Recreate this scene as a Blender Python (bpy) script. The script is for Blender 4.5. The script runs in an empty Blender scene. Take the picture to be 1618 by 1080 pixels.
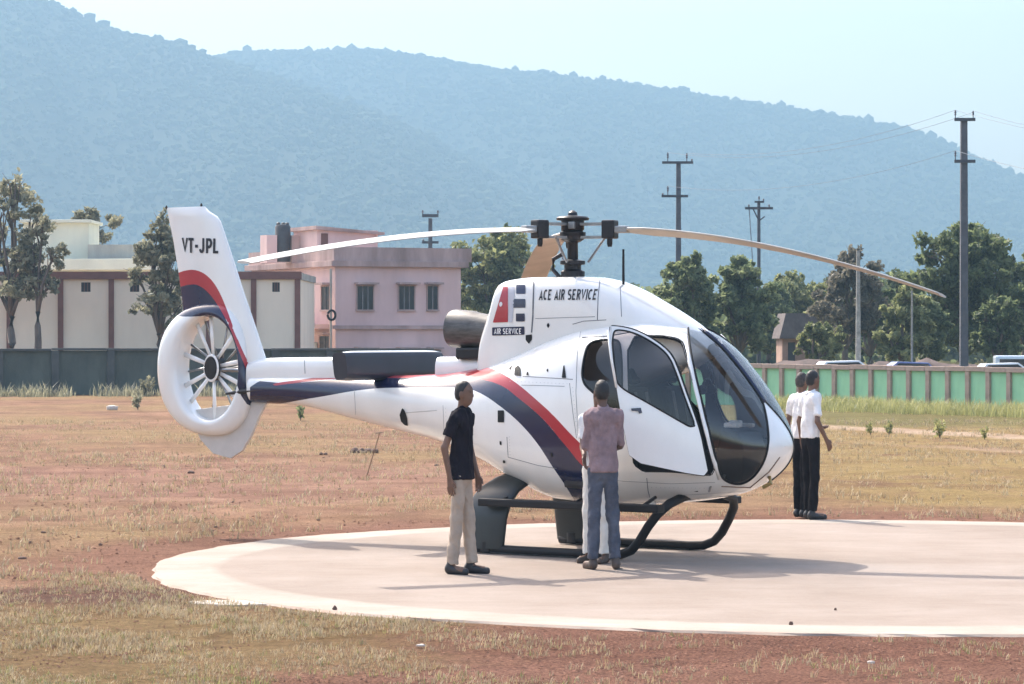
import bpy, bmesh, math, random
import numpy as np
from mathutils import Vector, Matrix
from mathutils.bvhtree import BVHTree

random.seed(7)
np.random.seed(7)
R = math.radians
scene = bpy.context.scene
col = scene.collection

# ------------------------------------------------------------------ camera
FPX, CAMH, YH, CX = 4670.0, 2.16, 527.0, 809.0      # focal length and horizon in photo pixels
cam_d = bpy.data.cameras.new('camera')
cam = bpy.data.objects.new('camera', cam_d)
col.objects.link(cam)
cam.location = (0, 0, CAMH)
cam.rotation_euler = (R(90), 0, 0)
cam_d.sensor_width = 36
cam_d.lens = 36 * FPX / 1618
cam_d.shift_y = (YH - 540) / 1618
cam_d.clip_start = 0.5
cam_d.clip_end = 9000
scene.camera = cam

# ------------------------------------------------------------------ world, sun, exposure
SUN_TO = Vector((-0.49, 0.76, 1.0)).normalized()
sun_el = math.asin(SUN_TO.z)
sun_az = math.atan2(SUN_TO.x, SUN_TO.y)             # clockwise from +Y
world = bpy.data.worlds.new('World')
scene.world = world
world.use_nodes = True
wn = world.node_tree
wn.nodes.clear()
wout = wn.nodes.new('ShaderNodeOutputWorld')
wbg = wn.nodes.new('ShaderNodeBackground')
sky = wn.nodes.new('ShaderNodeTexSky')
sky.sky_type = 'NISHITA'
sky.sun_disc = False
sky.sun_elevation = sun_el
sky.sun_rotation = sun_az
sky.air_density = 1.0
sky.dust_density = 3.6
sky.ozone_density = 0.6
wbg.inputs[1].default_value = 0.15
wmx = wn.nodes.new('ShaderNodeMix')              # white balance of the whole sky
wmx.data_type = 'RGBA'
wmx.blend_type = 'MULTIPLY'
wmx.inputs[0].default_value = 1.0
wmx.inputs[7].default_value = (1.0, 0.955, 0.925, 1)
wn.links.new(sky.outputs[0], wmx.inputs[6])
wn.links.new(wmx.outputs[2], wbg.inputs[0])
wn.links.new(wbg.outputs[0], wout.inputs[0])

sun_d = bpy.data.lights.new('sun', 'SUN')
sun_d.energy = 2.45
sun_d.angle = R(0.55)
sun_d.color = (1.0, 0.94, 0.85)
sun = bpy.data.objects.new('sun', sun_d)
col.objects.link(sun)
sun.location = (0, 0, 60)
sun.rotation_euler = SUN_TO.to_track_quat('Z', 'Y').to_euler()

scene.view_settings.view_transform = 'Standard'
scene.view_settings.look = 'None'
scene.view_settings.gamma = 1
scene.view_settings.use_curve_mapping = False
scene.view_settings.exposure = 1.82
scene.cycles.use_denoising = True
scene.cycles.max_bounces = 8
scene.cycles.transparent_max_bounces = 24
scene.cycles.volume_bounces = 1
scene.cycles.sample_clamp_indirect = 6


def P(px, py, Y):
    """a point at depth Y that stands at that place of the picture"""
    return Vector(((px - CX) * Y / FPX, Y, CAMH - (py - YH) * Y / FPX))


def PX(px, Y):
    return (px - CX) * Y / FPX


def PZ(py, Y):
    return CAMH - (py - YH) * Y / FPX


# ------------------------------------------------------------------ materials
MATS = {}


def mat(name, color, rough=0.6, metal=0.0, var=0.12, scale=6.0, bump=0.0, bscale=40.0, coat=0.0, spec=0.5,
        color2=None, stretch=(1, 1, 1), detail=6.0, obj=False):
    if name in MATS:
        return MATS[name]
    m = bpy.data.materials.new(name)
    m.use_nodes = True
    nt = m.node_tree
    b = nt.nodes['Principled BSDF']
    b.inputs['Roughness'].default_value = rough
    b.inputs['Metallic'].default_value = metal
    b.inputs['Coat Weight'].default_value = coat
    b.inputs['Coat Roughness'].default_value = 0.03
    b.inputs['Specular IOR Level'].default_value = spec
    if color2 is None:
        color2 = tuple(c * (1 - 2 * var) for c in color)
        color1 = tuple(min(1, c * (1 + var * .6)) for c in color)
    else:
        color1 = color
    tc = nt.nodes.new('ShaderNodeTexCoord')
    mp = nt.nodes.new('ShaderNodeMapping')
    mp.inputs['Scale'].default_value = stretch
    nt.links.new(tc.outputs['Object'], mp.inputs[0])
    n = nt.nodes.new('ShaderNodeTexNoise')
    n.inputs['Scale'].default_value = scale
    n.inputs['Detail'].default_value = detail
    n.inputs['Roughness'].default_value = 0.62
    nt.links.new(mp.outputs[0], n.inputs['Vector'])
    rp = nt.nodes.new('ShaderNodeValToRGB')
    rp.color_ramp.elements[0].position = 0.33
    rp.color_ramp.elements[1].position = 0.67
    rp.color_ramp.elements[0].color = (*color2, 1)
    rp.color_ramp.elements[1].color = (*color1, 1)
    nt.links.new(n.outputs['Fac'], rp.inputs[0])
    nt.links.new(rp.outputs[0], b.inputs['Base Color'])
    if bump > 0:
        n2 = nt.nodes.new('ShaderNodeTexNoise')
        n2.inputs['Scale'].default_value = bscale
        n2.inputs['Detail'].default_value = 5
        nt.links.new(mp.outputs[0], n2.inputs['Vector'])
        bp = nt.nodes.new('ShaderNodeBump')
        bp.inputs['Strength'].default_value = bump
        bp.inputs['Distance'].default_value = 0.05
        nt.links.new(n2.outputs['Fac'], bp.inputs['Height'])
        nt.links.new(bp.outputs[0], b.inputs['Normal'])
    MATS[name] = m
    return m


def glass_mat(name, tint, refl=1.0, ior=1.55):
    m = bpy.data.materials.new(name)
    m.use_nodes = True
    nt = m.node_tree
    nt.nodes.clear()
    out = nt.nodes.new('ShaderNodeOutputMaterial')
    tr = nt.nodes.new('ShaderNodeBsdfTransparent')
    tr.inputs[0].default_value = (*tint, 1)
    gl = nt.nodes.new('ShaderNodeBsdfGlossy')
    gl.inputs['Roughness'].default_value = 0.015
    gl.inputs['Color'].default_value = (refl, refl, refl, 1)
    fr = nt.nodes.new('ShaderNodeFresnel')
    fr.inputs[0].default_value = ior
    mx = nt.nodes.new('ShaderNodeMixShader')
    nt.links.new(fr.outputs[0], mx.inputs[0])
    nt.links.new(tr.outputs[0], mx.inputs[1])
    nt.links.new(gl.outputs[0], mx.inputs[2])
    nt.links.new(mx.outputs[0], out.inputs[0])
    return m


M_WHITE = mat('white_paint', (0.87, 0.86, 0.83), 0.26, color2=(.79, .77, .73), scale=1.6, stretch=(1, 1, .4), coat=0.9, detail=10)
M_RED = mat('red_paint', (0.42, 0.018, 0.032), 0.3, var=0.06, scale=2, coat=0.4)
M_NAVY = mat('navy_paint', (0.012, 0.016, 0.055), 0.22, var=0.06, scale=2, coat=0.4)
M_BLACK = mat('black_rubber', (0.010, 0.010, 0.011), 0.6, var=0.15, spec=.3)
M_LINE = mat('panel_gap', (0.16, 0.17, 0.19), 0.7, var=0.1)
M_SKID = mat('skid_paint', (0.014, 0.012, 0.013), 0.55, var=0.15, scale=5, spec=.3)
M_SLATE = mat('slate_fairing', (0.018, 0.022, 0.022), 0.4, var=0.15, scale=4)
M_LINING = mat('cabin_lining', (0.055, 0.047, 0.046), 0.85, var=0.12)
M_SEAT = mat('seat_leather', (0.035, 0.027, 0.026), 0.65, var=0.12)
M_DARKMETAL = mat('dark_metal', (0.03, 0.028, 0.03), 0.42, metal=0.5, var=0.2)
M_STEEL = mat('worn_steel', (0.34, 0.34, 0.34), 0.38, metal=0.8, var=0.2, scale=9)
M_EXH = mat('exhaust_steel', (0.12, 0.115, 0.11), 0.5, metal=0.35, var=0.25, scale=7, stretch=(1, 1, 4))
M_BLADE = mat('blade_paint', (0.52, 0.50, 0.46), 0.38, var=0.08, scale=3)
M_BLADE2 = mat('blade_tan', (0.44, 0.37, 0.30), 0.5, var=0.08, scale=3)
M_GLASS = glass_mat('clear_glass', (0.90, 0.92, 0.90), ior=1.7)
M_TINT = glass_mat('tinted_glass', (0.30, 0.29, 0.30), ior=1.5)


# ------------------------------------------------------------------ mesh helpers
def link(name, me, parent=None, mats=(), smooth=False):
    o = bpy.data.objects.new(name, me)
    col.objects.link(o)
    for m in mats:
        me.materials.append(m)
    if parent is not None:
        o.parent = parent
    if smooth:
        me.polygons.foreach_set('use_smooth', [True] * len(me.polygons))
    return o


def meshobj(name, V, F, mats, parent=None, smooth=False, fm=None):
    me = bpy.data.meshes.new(name)
    me.from_pydata([tuple(v) for v in V], [], [tuple(int(i) for i in f) for f in F])
    if not isinstance(mats, (list, tuple)):
        mats = [mats]
    o = link(name, me, parent, mats, smooth)
    if fm is not None:
        me.polygons.foreach_set('material_index', [int(x) for x in fm])
    me.update()
    return o


class MB:
    """collects simple solids; build() makes them ONE mesh"""
    def __init__(self):
        self.V = []
        self.F = []

    def add(self, V, F):
        n = len(self.V)
        self.V += [tuple(v) for v in V]
        self.F += [tuple(i + n for i in f) for f in F]
        return self

    def box(self, x0, x1, y0, y1, z0, z1, T=None):
        V = [Vector(p) for p in ((x0, y0, z0), (x1, y0, z0), (x1, y1, z0), (x0, y1, z0),
                                 (x0, y0, z1), (x1, y0, z1), (x1, y1, z1), (x0, y1, z1))]
        if T is not None:
            V = [T @ v for v in V]
        return self.add(V, [(0, 3, 2, 1), (4, 5, 6, 7), (0, 1, 5, 4), (1, 2, 6, 5), (2, 3, 7, 6), (3, 0, 4, 7)])

    def tube(self, pts, rad, n=10, cap=True, sq=(1, 1), up=Vector((0, 0, 1))):
        pts = [Vector(p) for p in pts]
        if not hasattr(rad, '__len__'):
            rad = [rad] * len(pts)
        V, F = [], []
        for i, p in enumerate(pts):
            d = (pts[min(i + 1, len(pts) - 1)] - pts[max(i - 1, 0)]).normalized()
            a = up.cross(d)
            if a.length < 1e-3:
                a = Vector((1, 0, 0)).cross(d)
            a.normalize()
            b = d.cross(a).normalized()
            for k in range(n):
                t = 2 * math.pi * k / n
                V.append(p + a * (math.cos(t) * rad[i] * sq[0]) + b * (math.sin(t) * rad[i] * sq[1]))
        for i in range(len(pts) - 1):
            for k in range(n):
                k2 = (k + 1) % n
                F.append((i * n + k, i * n + k2, (i + 1) * n + k2, (i + 1) * n + k))
        if cap:
            F.append(tuple(reversed(range(n))))
            F.append(tuple(range((len(pts) - 1) * n, len(pts) * n)))
        return self.add(V, F)

    def lathe(self, prof, n=24, axis='z', c=(0, 0, 0)):
        V, F = [], []
        for r, h in prof:
            for k in range(n):
                t = 2 * math.pi * k / n
                a, b = r * math.cos(t), r * math.sin(t)
                p = {'z': (a, b, h), 'y': (a, h, b), 'x': (h, a, b)}[axis]
                V.append((p[0] + c[0], p[1] + c[1], p[2] + c[2]))
        for i in range(len(prof) - 1):
            for k in range(n):
                k2 = (k + 1) % n
                F.append((i * n + k, i * n + k2, (i + 1) * n + k2, (i + 1) * n + k))
        F.append(tuple(reversed(range(n))))
        F.append(tuple(range((len(prof) - 1) * n, len(prof) * n)))
        return self.add(V, F)

    def prism(self, poly, axis, a, b):
        """poly of 2-D points extruded along an axis from a to b"""
        n = len(poly)

        def pt(p, h):
            return {'y': (p[0], h, p[1]), 'x': (h, p[0], p[1]), 'z': (p[0], p[1], h)}[axis]
        V = [pt(p, a) for p in poly] + [pt(p, b) for p in poly]
        F = [tuple(range(n)), tuple(reversed(range(n, 2 * n)))]
        for i in range(n):
            j = (i + 1) % n
            F.append((i, i + n, j + n, j))
        return self.add(V, F)

    def build(self, name, m, parent=None, smooth=False, bevel=0.0, auto=True):
        me = bpy.data.meshes.new(name)
        bm = bmesh.new()
        vs = [bm.verts.new(v) for v in self.V]
        for f in self.F:
            try:
                bm.faces.new([vs[i] for i in f])
            except ValueError:
                pass
        bmesh.ops.recalc_face_normals(bm, faces=bm.faces)
        if bevel:
            bmesh.ops.bevel(bm, geom=list(bm.edges), offset=bevel, segments=2, profile=0.6, affect='EDGES',
                            clamp_overlap=True)
        bm.to_mesh(me)
        bm.free()
        o = link(name, me, parent, [m], smooth)
        if smooth and auto:
            me.set_sharp_from_angle(angle=R(38))
        return o


def empty(name, loc=(0, 0, 0), rz=0.0):
    o = bpy.data.objects.new(name, None)
    o.empty_display_size = 0.2
    col.objects.link(o)
    o.location = loc
    o.rotation_euler = (0, 0, rz)
    return o


def tag(o, label, cat, group=None, kind=None):
    o['label'] = label
    o['category'] = cat
    if group:
        o['group'] = group
    if kind:
        o['kind'] = kind
    return o


def interp(xs, ys, x):
    """smooth monotone-ish cubic interpolation (pchip)"""
    xs = np.asarray(xs, float)
    ys = np.asarray(ys, float)
    h = np.diff(xs)
    d = np.diff(ys) / h
    m = np.zeros_like(ys)
    for i in range(1, len(xs) - 1):
        if d[i - 1] * d[i] > 0:
            w1, w2 = 2 * h[i] + h[i - 1], h[i] + 2 * h[i - 1]
            m[i] = (w1 + w2) / (w1 / d[i - 1] + w2 / d[i])
    m[0], m[-1] = d[0], d[-1]
    x = np.clip(np.asarray(x, float), xs[0], xs[-1])
    i = np.clip(np.searchsorted(xs, x) - 1, 0, len(xs) - 2)
    t = (x - xs[i]) / h[i]
    return ((2 * t**3 - 3 * t**2 + 1) * ys[i] + (t**3 - 2 * t**2 + t) * h[i] * m[i]
            + (-2 * t**3 + 3 * t**2) * ys[i + 1] + (t**3 - t**2) * h[i] * m[i + 1])


def chaikin(poly, it=2, closed=True):
    p = np.asarray(poly, float)
    for _ in range(it):
        q = np.roll(p, -1, 0) if closed else p[1:]
        a = p if closed else p[:-1]
        r = np.empty((2 * len(a), 2))
        r[0::2] = .75 * a + .25 * q
        r[1::2] = .25 * a + .75 * q
        p = r if closed else np.vstack([p[:1], r, p[-1:]])
    return p


def poly_sdf(pts, poly):
    """signed distance, positive inside"""
    pts = np.asarray(pts, float)
    poly = np.asarray(poly, float)
    d = np.full(len(pts), 1e9)
    ins = np.zeros(len(pts), bool)
    for i in range(len(poly)):
        a, b = poly[i], poly[(i + 1) % len(poly)]
        ab = b - a
        t = np.clip(((pts - a) @ ab) / max(ab @ ab, 1e-9), 0, 1)
        dd = np.hypot(*(pts - (a + t[:, None] * ab)).T)
        d = np.minimum(d, dd)
        if a[1] != b[1]:
            c = ((a[1] > pts[:, 1]) != (b[1] > pts[:, 1]))
            xx = (b[0] - a[0]) * (pts[:, 1] - a[1]) / (b[1] - a[1]) + a[0]
            ins ^= c & (pts[:, 0] < xx)
    return np.where(ins, d, -d)


class Surf:
    """triangle surface with normals and face tags that can be cut exactly along implicit curves"""
    def __init__(self, V, N, T):
        self.V = [tuple(v) for v in V]
        self.N = [tuple(n) for n in N]
        self.T = np.asarray(T, int)
        self.tag = np.zeros(len(self.T), int)

    def cut(self, f, new, only=(0,)):
        """faces (of the tags in only) where f > 0 get the tag new"""
        f = list(f)
        sel = np.isin(self.tag, only)
        fv = np.asarray(f)
        pos = fv[self.T] > 0
        cnt = pos.sum(1)
        self.tag[sel & (cnt == 3)] = new
        cross = np.where(sel & (cnt > 0) & (cnt < 3))[0]
        if len(cross) == 0:
            return
        cache = {}

        def mid(a, b):
            k = (min(a, b), max(a, b))
            if k not in cache:
                t = f[a] / (f[a] - f[b])
                t = min(max(t, 0.02), 0.98)
                va, vb = self.V[a], self.V[b]
                na, nb = self.N[a], self.N[b]
                self.V.append(tuple(va[i] + (vb[i] - va[i]) * t for i in range(3)))
                n = [na[i] + (nb[i] - na[i]) * t for i in range(3)]
                l = math.sqrt(sum(x * x for x in n)) or 1
                self.N.append(tuple(x / l for x in n))
                cache[k] = len(self.V) - 1
            return cache[k]
        add, tags = [], []
        for ti in cross:
            tri = [int(x) for x in self.T[ti]]
            old = self.tag[ti]
            p = [f[i] > 0 for i in tri]
            single = p.index(True) if sum(p) == 1 else p.index(False)
            a, b, c = tri[single], tri[(single + 1) % 3], tri[(single + 2) % 3]
            ab, ac = mid(a, b), mid(a, c)
            ta, tb = (new, old) if p[single] else (old, new)
            add += [(a, ab, ac), (ab, b, c), (ab, c, ac)]
            tags += [ta, tb, tb]
        keep = np.ones(len(self.T), bool)
        keep[cross] = False
        self.T = np.vstack([self.T[keep], np.array(add)])
        self.tag = np.concatenate([self.tag[keep], np.array(tags)])

    def arr(self):
        return np.array(self.V), np.array(self.N)

    def part(self, name, tags, mats, parent, offset=0.0, matof=None, flip=False, filt=None):
        T, tg = self.T, self.tag
        sel = np.isin(tg, tags)
        V, N = self.arr()
        if filt is not None:
            sel &= filt(V[T].mean(1))
        T, tg = T[sel], tg[sel]
        used, inv = np.unique(T.ravel(), return_inverse=True)
        T = inv.reshape(-1, 3)
        V, N = V[used] + N[used] * offset, N[used]
        if flip:
            T = T[:, ::-1]
            N = -N
        fm = [matof[x] for x in tg] if matof else None
        o = meshobj(name, V, T, mats, parent, True, fm)
        o.data.normals_split_custom_set_from_vertices([tuple(n) for n in N])
        return o, V, T


def loops_of(T):
    e = {}
    for t in T:
        for i in range(3):
            a, b = int(t[i]), int(t[(i + 1) % 3])
            if (b, a) in e:
                del e[(b, a)]
            else:
                e[(a, b)] = 1
    nx = {}
    for a, b in e:
        nx.setdefault(a, []).append(b)
    out = []
    while nx:
        a = next(iter(nx))
        lp = [a]
        while True:
            c = nx.get(lp[-1])
            if not c:
                break
            b = c.pop()
            if not c:
                del nx[lp[-1]]
            if b == lp[0]:
                break
            lp.append(b)
        if len(lp) > 6:
            out.append(lp)
    return out


def seal(V, T, rad, m, name, parent):
    mb = MB()
    for lp in loops_of(T):
        p = [Vector(V[i]) for i in lp]
        q = [p[0]]
        for x in p[1:]:
            if (x - q[-1]).length > 0.018:
                q.append(x)
        for _ in range(3):
            n_ = len(q)
            q = [(q[i - 1] + q[i] * 2 + q[(i + 1) % n_]) / 4 for i in range(n_)]
        q.append(q[0])
        mb.tube(q, rad, 6, cap=False)
    if mb.V:
        return mb.build(name, m, parent, smooth=True, auto=False)


def grid_surf(rows):
    """rows of closed rings -> V, N, T (all rings same length)"""
    A = np.array(rows)
    nu, na = A.shape[:2]
    du = np.gradient(A, axis=0)
    da = (np.roll(A, -1, 1) - np.roll(A, 1, 1))
    N = np.cross(da, du)
    l = np.linalg.norm(N, axis=2, keepdims=True)
    l[l < 1e-9] = 1
    N /= l
    T = []
    for i in range(nu - 1):
        for k in range(na):
            k2 = (k + 1) % na
            a, b, c, d = i * na + k, i * na + k2, (i + 1) * na + k2, (i + 1) * na + k
            T += [(a, c, b), (a, d, c)]
    V = A.reshape(-1, 3)
    N = N.reshape(-1, 3)
    T = np.array(T)
    # orient outward
    cen = V.reshape(nu, na, 3).mean(1, keepdims=True)
    if ((V.reshape(nu, na, 3) - cen).reshape(-1, 3) * N).sum() < 0:
        N = -N
    fn = np.cross(V[T[:, 1]] - V[T[:, 0]], V[T[:, 2]] - V[T[:, 0]])
    if (fn * N[T[:, 0]]).sum() < 0:
        T = T[:, ::-1]
    return V, N, T

# ================================================================== THE SETTING
PADC, PADR = (3.22, 27.8), 6.6


def ground_material():
    m = bpy.data.materials.new('dry_ground')
    m.use_nodes = True
    nt = m.node_tree
    N_, L = nt.nodes, nt.links
    b = N_['Principled BSDF']
    b.inputs['Roughness'].default_value = 0.95
    b.inputs['Specular IOR Level'].default_value = 0.1
    geo = N_.new('ShaderNodeNewGeometry')
    sep = N_.new('ShaderNodeSeparateXYZ')
    L.new(geo.outputs['Position'], sep.inputs[0])

    def noise(scale, stretch=(1, 1, 1), detail=8, rough=0.65, off=(0, 0, 0)):
        mp = N_.new('ShaderNodeMapping')
        mp.inputs['Scale'].default_value = stretch
        mp.inputs['Location'].default_value = off
        L.new(geo.outputs['Position'], mp.inputs[0])
        n = N_.new('ShaderNodeTexNoise')
        n.inputs['Scale'].default_value = scale
        n.inputs['Detail'].default_value = detail
        n.inputs['Roughness'].default_value = rough
        L.new(mp.outputs[0], n.inputs['Vector'])
        return n.outputs['Fac']

    def ramp(f, p0, p1, c0=(0, 0, 0), c1=(1, 1, 1)):
        r = N_.new('ShaderNodeValToRGB')
        r.color_ramp.elements[0].position = p0
        r.color_ramp.elements[1].position = p1
        r.color_ramp.elements[0].color = (*c0, 1)
        r.color_ramp.elements[1].color = (*c1, 1)
        L.new(f, r.inputs[0])
        return r.outputs[0]

    def math_(op, a, c, clamp=False):
        n = N_.new('ShaderNodeMath')
        n.operation = op
        n.use_clamp = clamp
        for i, x in enumerate((a, c)):
            if isinstance(x, (int, float)):
                n.inputs[i].default_value = x
            else:
                L.new(x, n.inputs[i])
        return n.outputs[0]

    def mrange(v, a, c, d=0.0, e=1.0):
        n = N_.new('ShaderNodeMapRange')
        n.interpolation_type = 'SMOOTHSTEP'
        n.inputs[1].default_value = a
        n.inputs[2].default_value = c
        n.inputs[3].default_value = d
        n.inputs[4].default_value = e
        L.new(v, n.inputs[0])
        return n.outputs[0]

    def mix(f, a, c, mode='MIX'):
        n = N_.new('ShaderNodeMix')
        n.data_type = 'RGBA'
        n.blend_type = mode
        if isinstance(f, (int, float)):
            n.inputs[0].default_value = f
        else:
            L.new(f, n.inputs[0])
        for i, x in ((6, a), (7, c)):
            if isinstance(x, tuple):
                n.inputs[i].default_value = (*x, 1)
            else:
                L.new(x, n.inputs[i])
        return n.outputs[2]
    X, Y = sep.outputs[0], sep.outputs[1]
    big = noise(0.16, (1, 0.55, 1), 7, 0.6)
    mid = noise(0.8, (1, 0.7, 1), 9, 0.7, (3, 1, 0))
    fine = noise(9.0, (1, 1, 1), 10, 0.75, (0, 7, 0))
    grit = noise(42.0, (1, 1, 1), 4, 0.7)
    earth = ramp(mid, .34, .66, (.205, .115, .078), (.46, .305, .21))
    pink = ramp(mid, .35, .65, (.29, .165, .13), (.46, .30, .24))
    straw = ramp(fine, .34, .66, (.22, .155, .08), (.48, .365, .205))
    c = mix(ramp(big, .42, .58), earth, straw)
    # pinkish worn track across the left middle
    wob = math_('ADD', Y, math_('MULTIPLY', math_('SUBTRACT', noise(0.12, (1, .3, 1), 4), .5), 16))
    track = math_('MULTIPLY', mrange(wob, 36, 40), mrange(wob, 46, 51, 1, 0))
    track = math_('MULTIPLY', track, mrange(X, -1.5, 3.5, 1, 0))
    c = mix(math_('MULTIPLY', track, .8), c, pink)
    # yellow-green dry grass field to the right
    yel = ramp(fine, .34, .66, (.27, .21, .085), (.47, .38, .175))
    fld = math_('MULTIPLY', mrange(X, 2.5, 5.5), mrange(Y, 35.5, 38.5))
    fld = math_('MULTIPLY', fld, mrange(mid, .36, .52, .25, 1))
    c = mix(fld, c, yel)
    # greener strip at the foot of the fence
    grn = ramp(fine, .35, .65, (.13, .135, .045), (.30, .28, .11))
    c = mix(math_('MULTIPLY', mrange(X, 2, 6), mrange(Y, 66, 72)), c, grn)
    # pale vehicle track
    ln = math_('ADD', Y, math_('MULTIPLY', X, 2.05))        # track line runs down to the right
    ln = math_('ADD', ln, math_('MULTIPLY', math_('SUBTRACT', mid, .5), 4.0))
    trk = math_('MULTIPLY', mrange(ln, 82.0, 83.5), mrange(ln, 85.5, 87.0, 1, 0))
    trk = math_('MULTIPLY', trk, mrange(X, 5.5, 8.0))
    c = mix(math_('MULTIPLY', trk, .85), c, (.62, .52, .42))
    trk2 = math_('MULTIPLY', mrange(ln, 72.5, 73.3), mrange(ln, 74.2, 75.5, 1, 0))
    trk2 = math_('MULTIPLY', trk2, mrange(X, 6.5, 9.0))
    c = mix(math_('MULTIPLY', trk2, .6), c, (.56, .45, .36))
    # darker trodden red earth round the pad
    dx = math_('SUBTRACT', X, PADC[0])
    dy = math_('SUBTRACT', Y, PADC[1])
    r = math_('SQRT', math_('ADD', math_('MULTIPLY', dx, dx), math_('MULTIPLY', dy, dy)), 0)
    r = math_('ADD', r, math_('MULTIPLY', math_('SUBTRACT', mid, .5), 1.6))
    ring = mrange(r, 7.3, 8.6, 1, 0)
    red = ramp(fine, .33, .67, (.20, .105, .075), (.37, .21, .155))
    c = mix(math_('MULTIPLY', ring, mrange(Y, 24.5, 28, .55, .9)), c, red)
    # foreground: reddish gravel right, olive straw left
    fg = mrange(math_('ADD', Y, math_('MULTIPLY', mid, 2.0)), 26.2, 23.4)
    gravel = ramp(grit, .32, .68, (.115, .054, .040), (.40, .225, .165))
    olive = ramp(fine, .30, .70, (.145, .105, .045), (.39, .29, .145))
    sd = math_('ADD', X, math_('MULTIPLY', math_('SUBTRACT', noise(0.5, (1, 1, 1), 6), .5), 5.0))
    sd = math_('ADD', sd, math_('MULTIPLY', math_('SUBTRACT', Y, 20.0), -0.25))
    c = mix(fg, c, mix(mrange(sd, -2.1, .2), olive, gravel))
    # purple-brown patch on the left
    pat = math_('MULTIPLY', mrange(math_('ADD', Y, math_('MULTIPLY', mid, 2.2)), 24.6, 25.1), mrange(math_('ADD', Y, math_('MULTIPLY', mid, 2.2)), 26.2, 26.9, 1, 0))
    pat = math_('MULTIPLY', pat, mrange(X, -3.0, -2.2, 1, 0))
    c = mix(math_('MULTIPLY', pat, .85), c, (.15, .08, .062))
    # grains and clods
    c = mix(.8, c, ramp(grit, .34, .60, (.36, .33, .31), (1, 1, 1)), 'MULTIPLY')
    c = mix(.45, c, ramp(noise(3.2, (1, .8, 1), 9, .8, (9, 0, 0)), .33, .50, (.45, .42, .40), (1, 1, 1)), 'MULTIPLY')
    sp1 = ramp(noise(1.6, (1, 2.6, 1), 10, .82, (2, 5, 0)), .36, .47, (.50, .44, .40), (1, 1, 1))
    c = mix(.7, c, sp1, 'MULTIPLY')
    sp2 = ramp(noise(7.0, (1, 1.6, 1), 6, .8, (4, 2, 0)), .30, .40, (.38, .33, .30), (1, 1, 1))
    c = mix(.75, c, sp2, 'MULTIPLY')
    pt = ramp(noise(.34, (1, 1.5, 1), 8, .7, (11, 3, 0)), .40, .56, (.66, .56, .50), (1, 1, 1))
    c = mix(.6, c, pt, 'MULTIPLY')
    c = mix(1.0, c, (1.0, .885, .80), 'MULTIPLY')
    c = mix(1.0, c, (.85, .86, .86), 'MULTIPLY')
    L.new(c, b.inputs['Base Color'])
    bp = N_.new('ShaderNodeBump')
    bp.inputs['Strength'].default_value = 0.9
    bp.inputs['Distance'].default_value = 0.06
    L.new(math_('ADD', fine, math_('MULTIPLY', grit, .4)), bp.inputs['Height'])
    L.new(bp.outputs[0], b.inputs['Normal'])
    return m


def ground():
    ys = np.concatenate([[-60, -20, 0, 8], np.arange(14, 46, .35), np.arange(46, 140, 2.0), [160, 220, 320, 500, 900, 1600, 2600, 4500, 7000]])
    xs = np.concatenate([[-5000, -2000, -700, -250, -100, -50], np.arange(-26, 26, .5), [50, 100, 250, 700, 2000, 5000]])
    gx, gy = np.meshgrid(xs, ys)
    z = np.full(gx.shape, -0.018)
    near = (np.abs(gx) < 25) & (gy > 14) & (gy < 139)
    rr = np.hypot(gx - PADC[0], gy - PADC[1])
    nz = sum(a * np.sin(gx * f1 + p) * np.cos(gy * f2 + q) for a, f1, f2, p, q in
             ((.018, .9, 1.1, .3, 1), (.012, 2.3, 1.7, 2, .4), (.008, 4.1, 5.2, 1, 3), (.03, .21, .17, 4, 2)))
    amp = np.clip((rr - PADR) / 1.2, 0, 1)
    z = z + np.where(near, nz * amp * .8, 0)
    V = np.stack([gx, gy, z], -1).reshape(-1, 3)
    nx = len(xs)
    F = [(j * nx + i, j * nx + i + 1, (j + 1) * nx + i + 1, (j + 1) * nx + i) for j in range(len(ys) - 1) for i in range(nx - 1)]
    o = meshobj('ground', V, F, ground_material(), None, True)
    o['kind'] = 'structure'
    return o


GROUND = ground()


def gz(x, y):
    return -0.018


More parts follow.
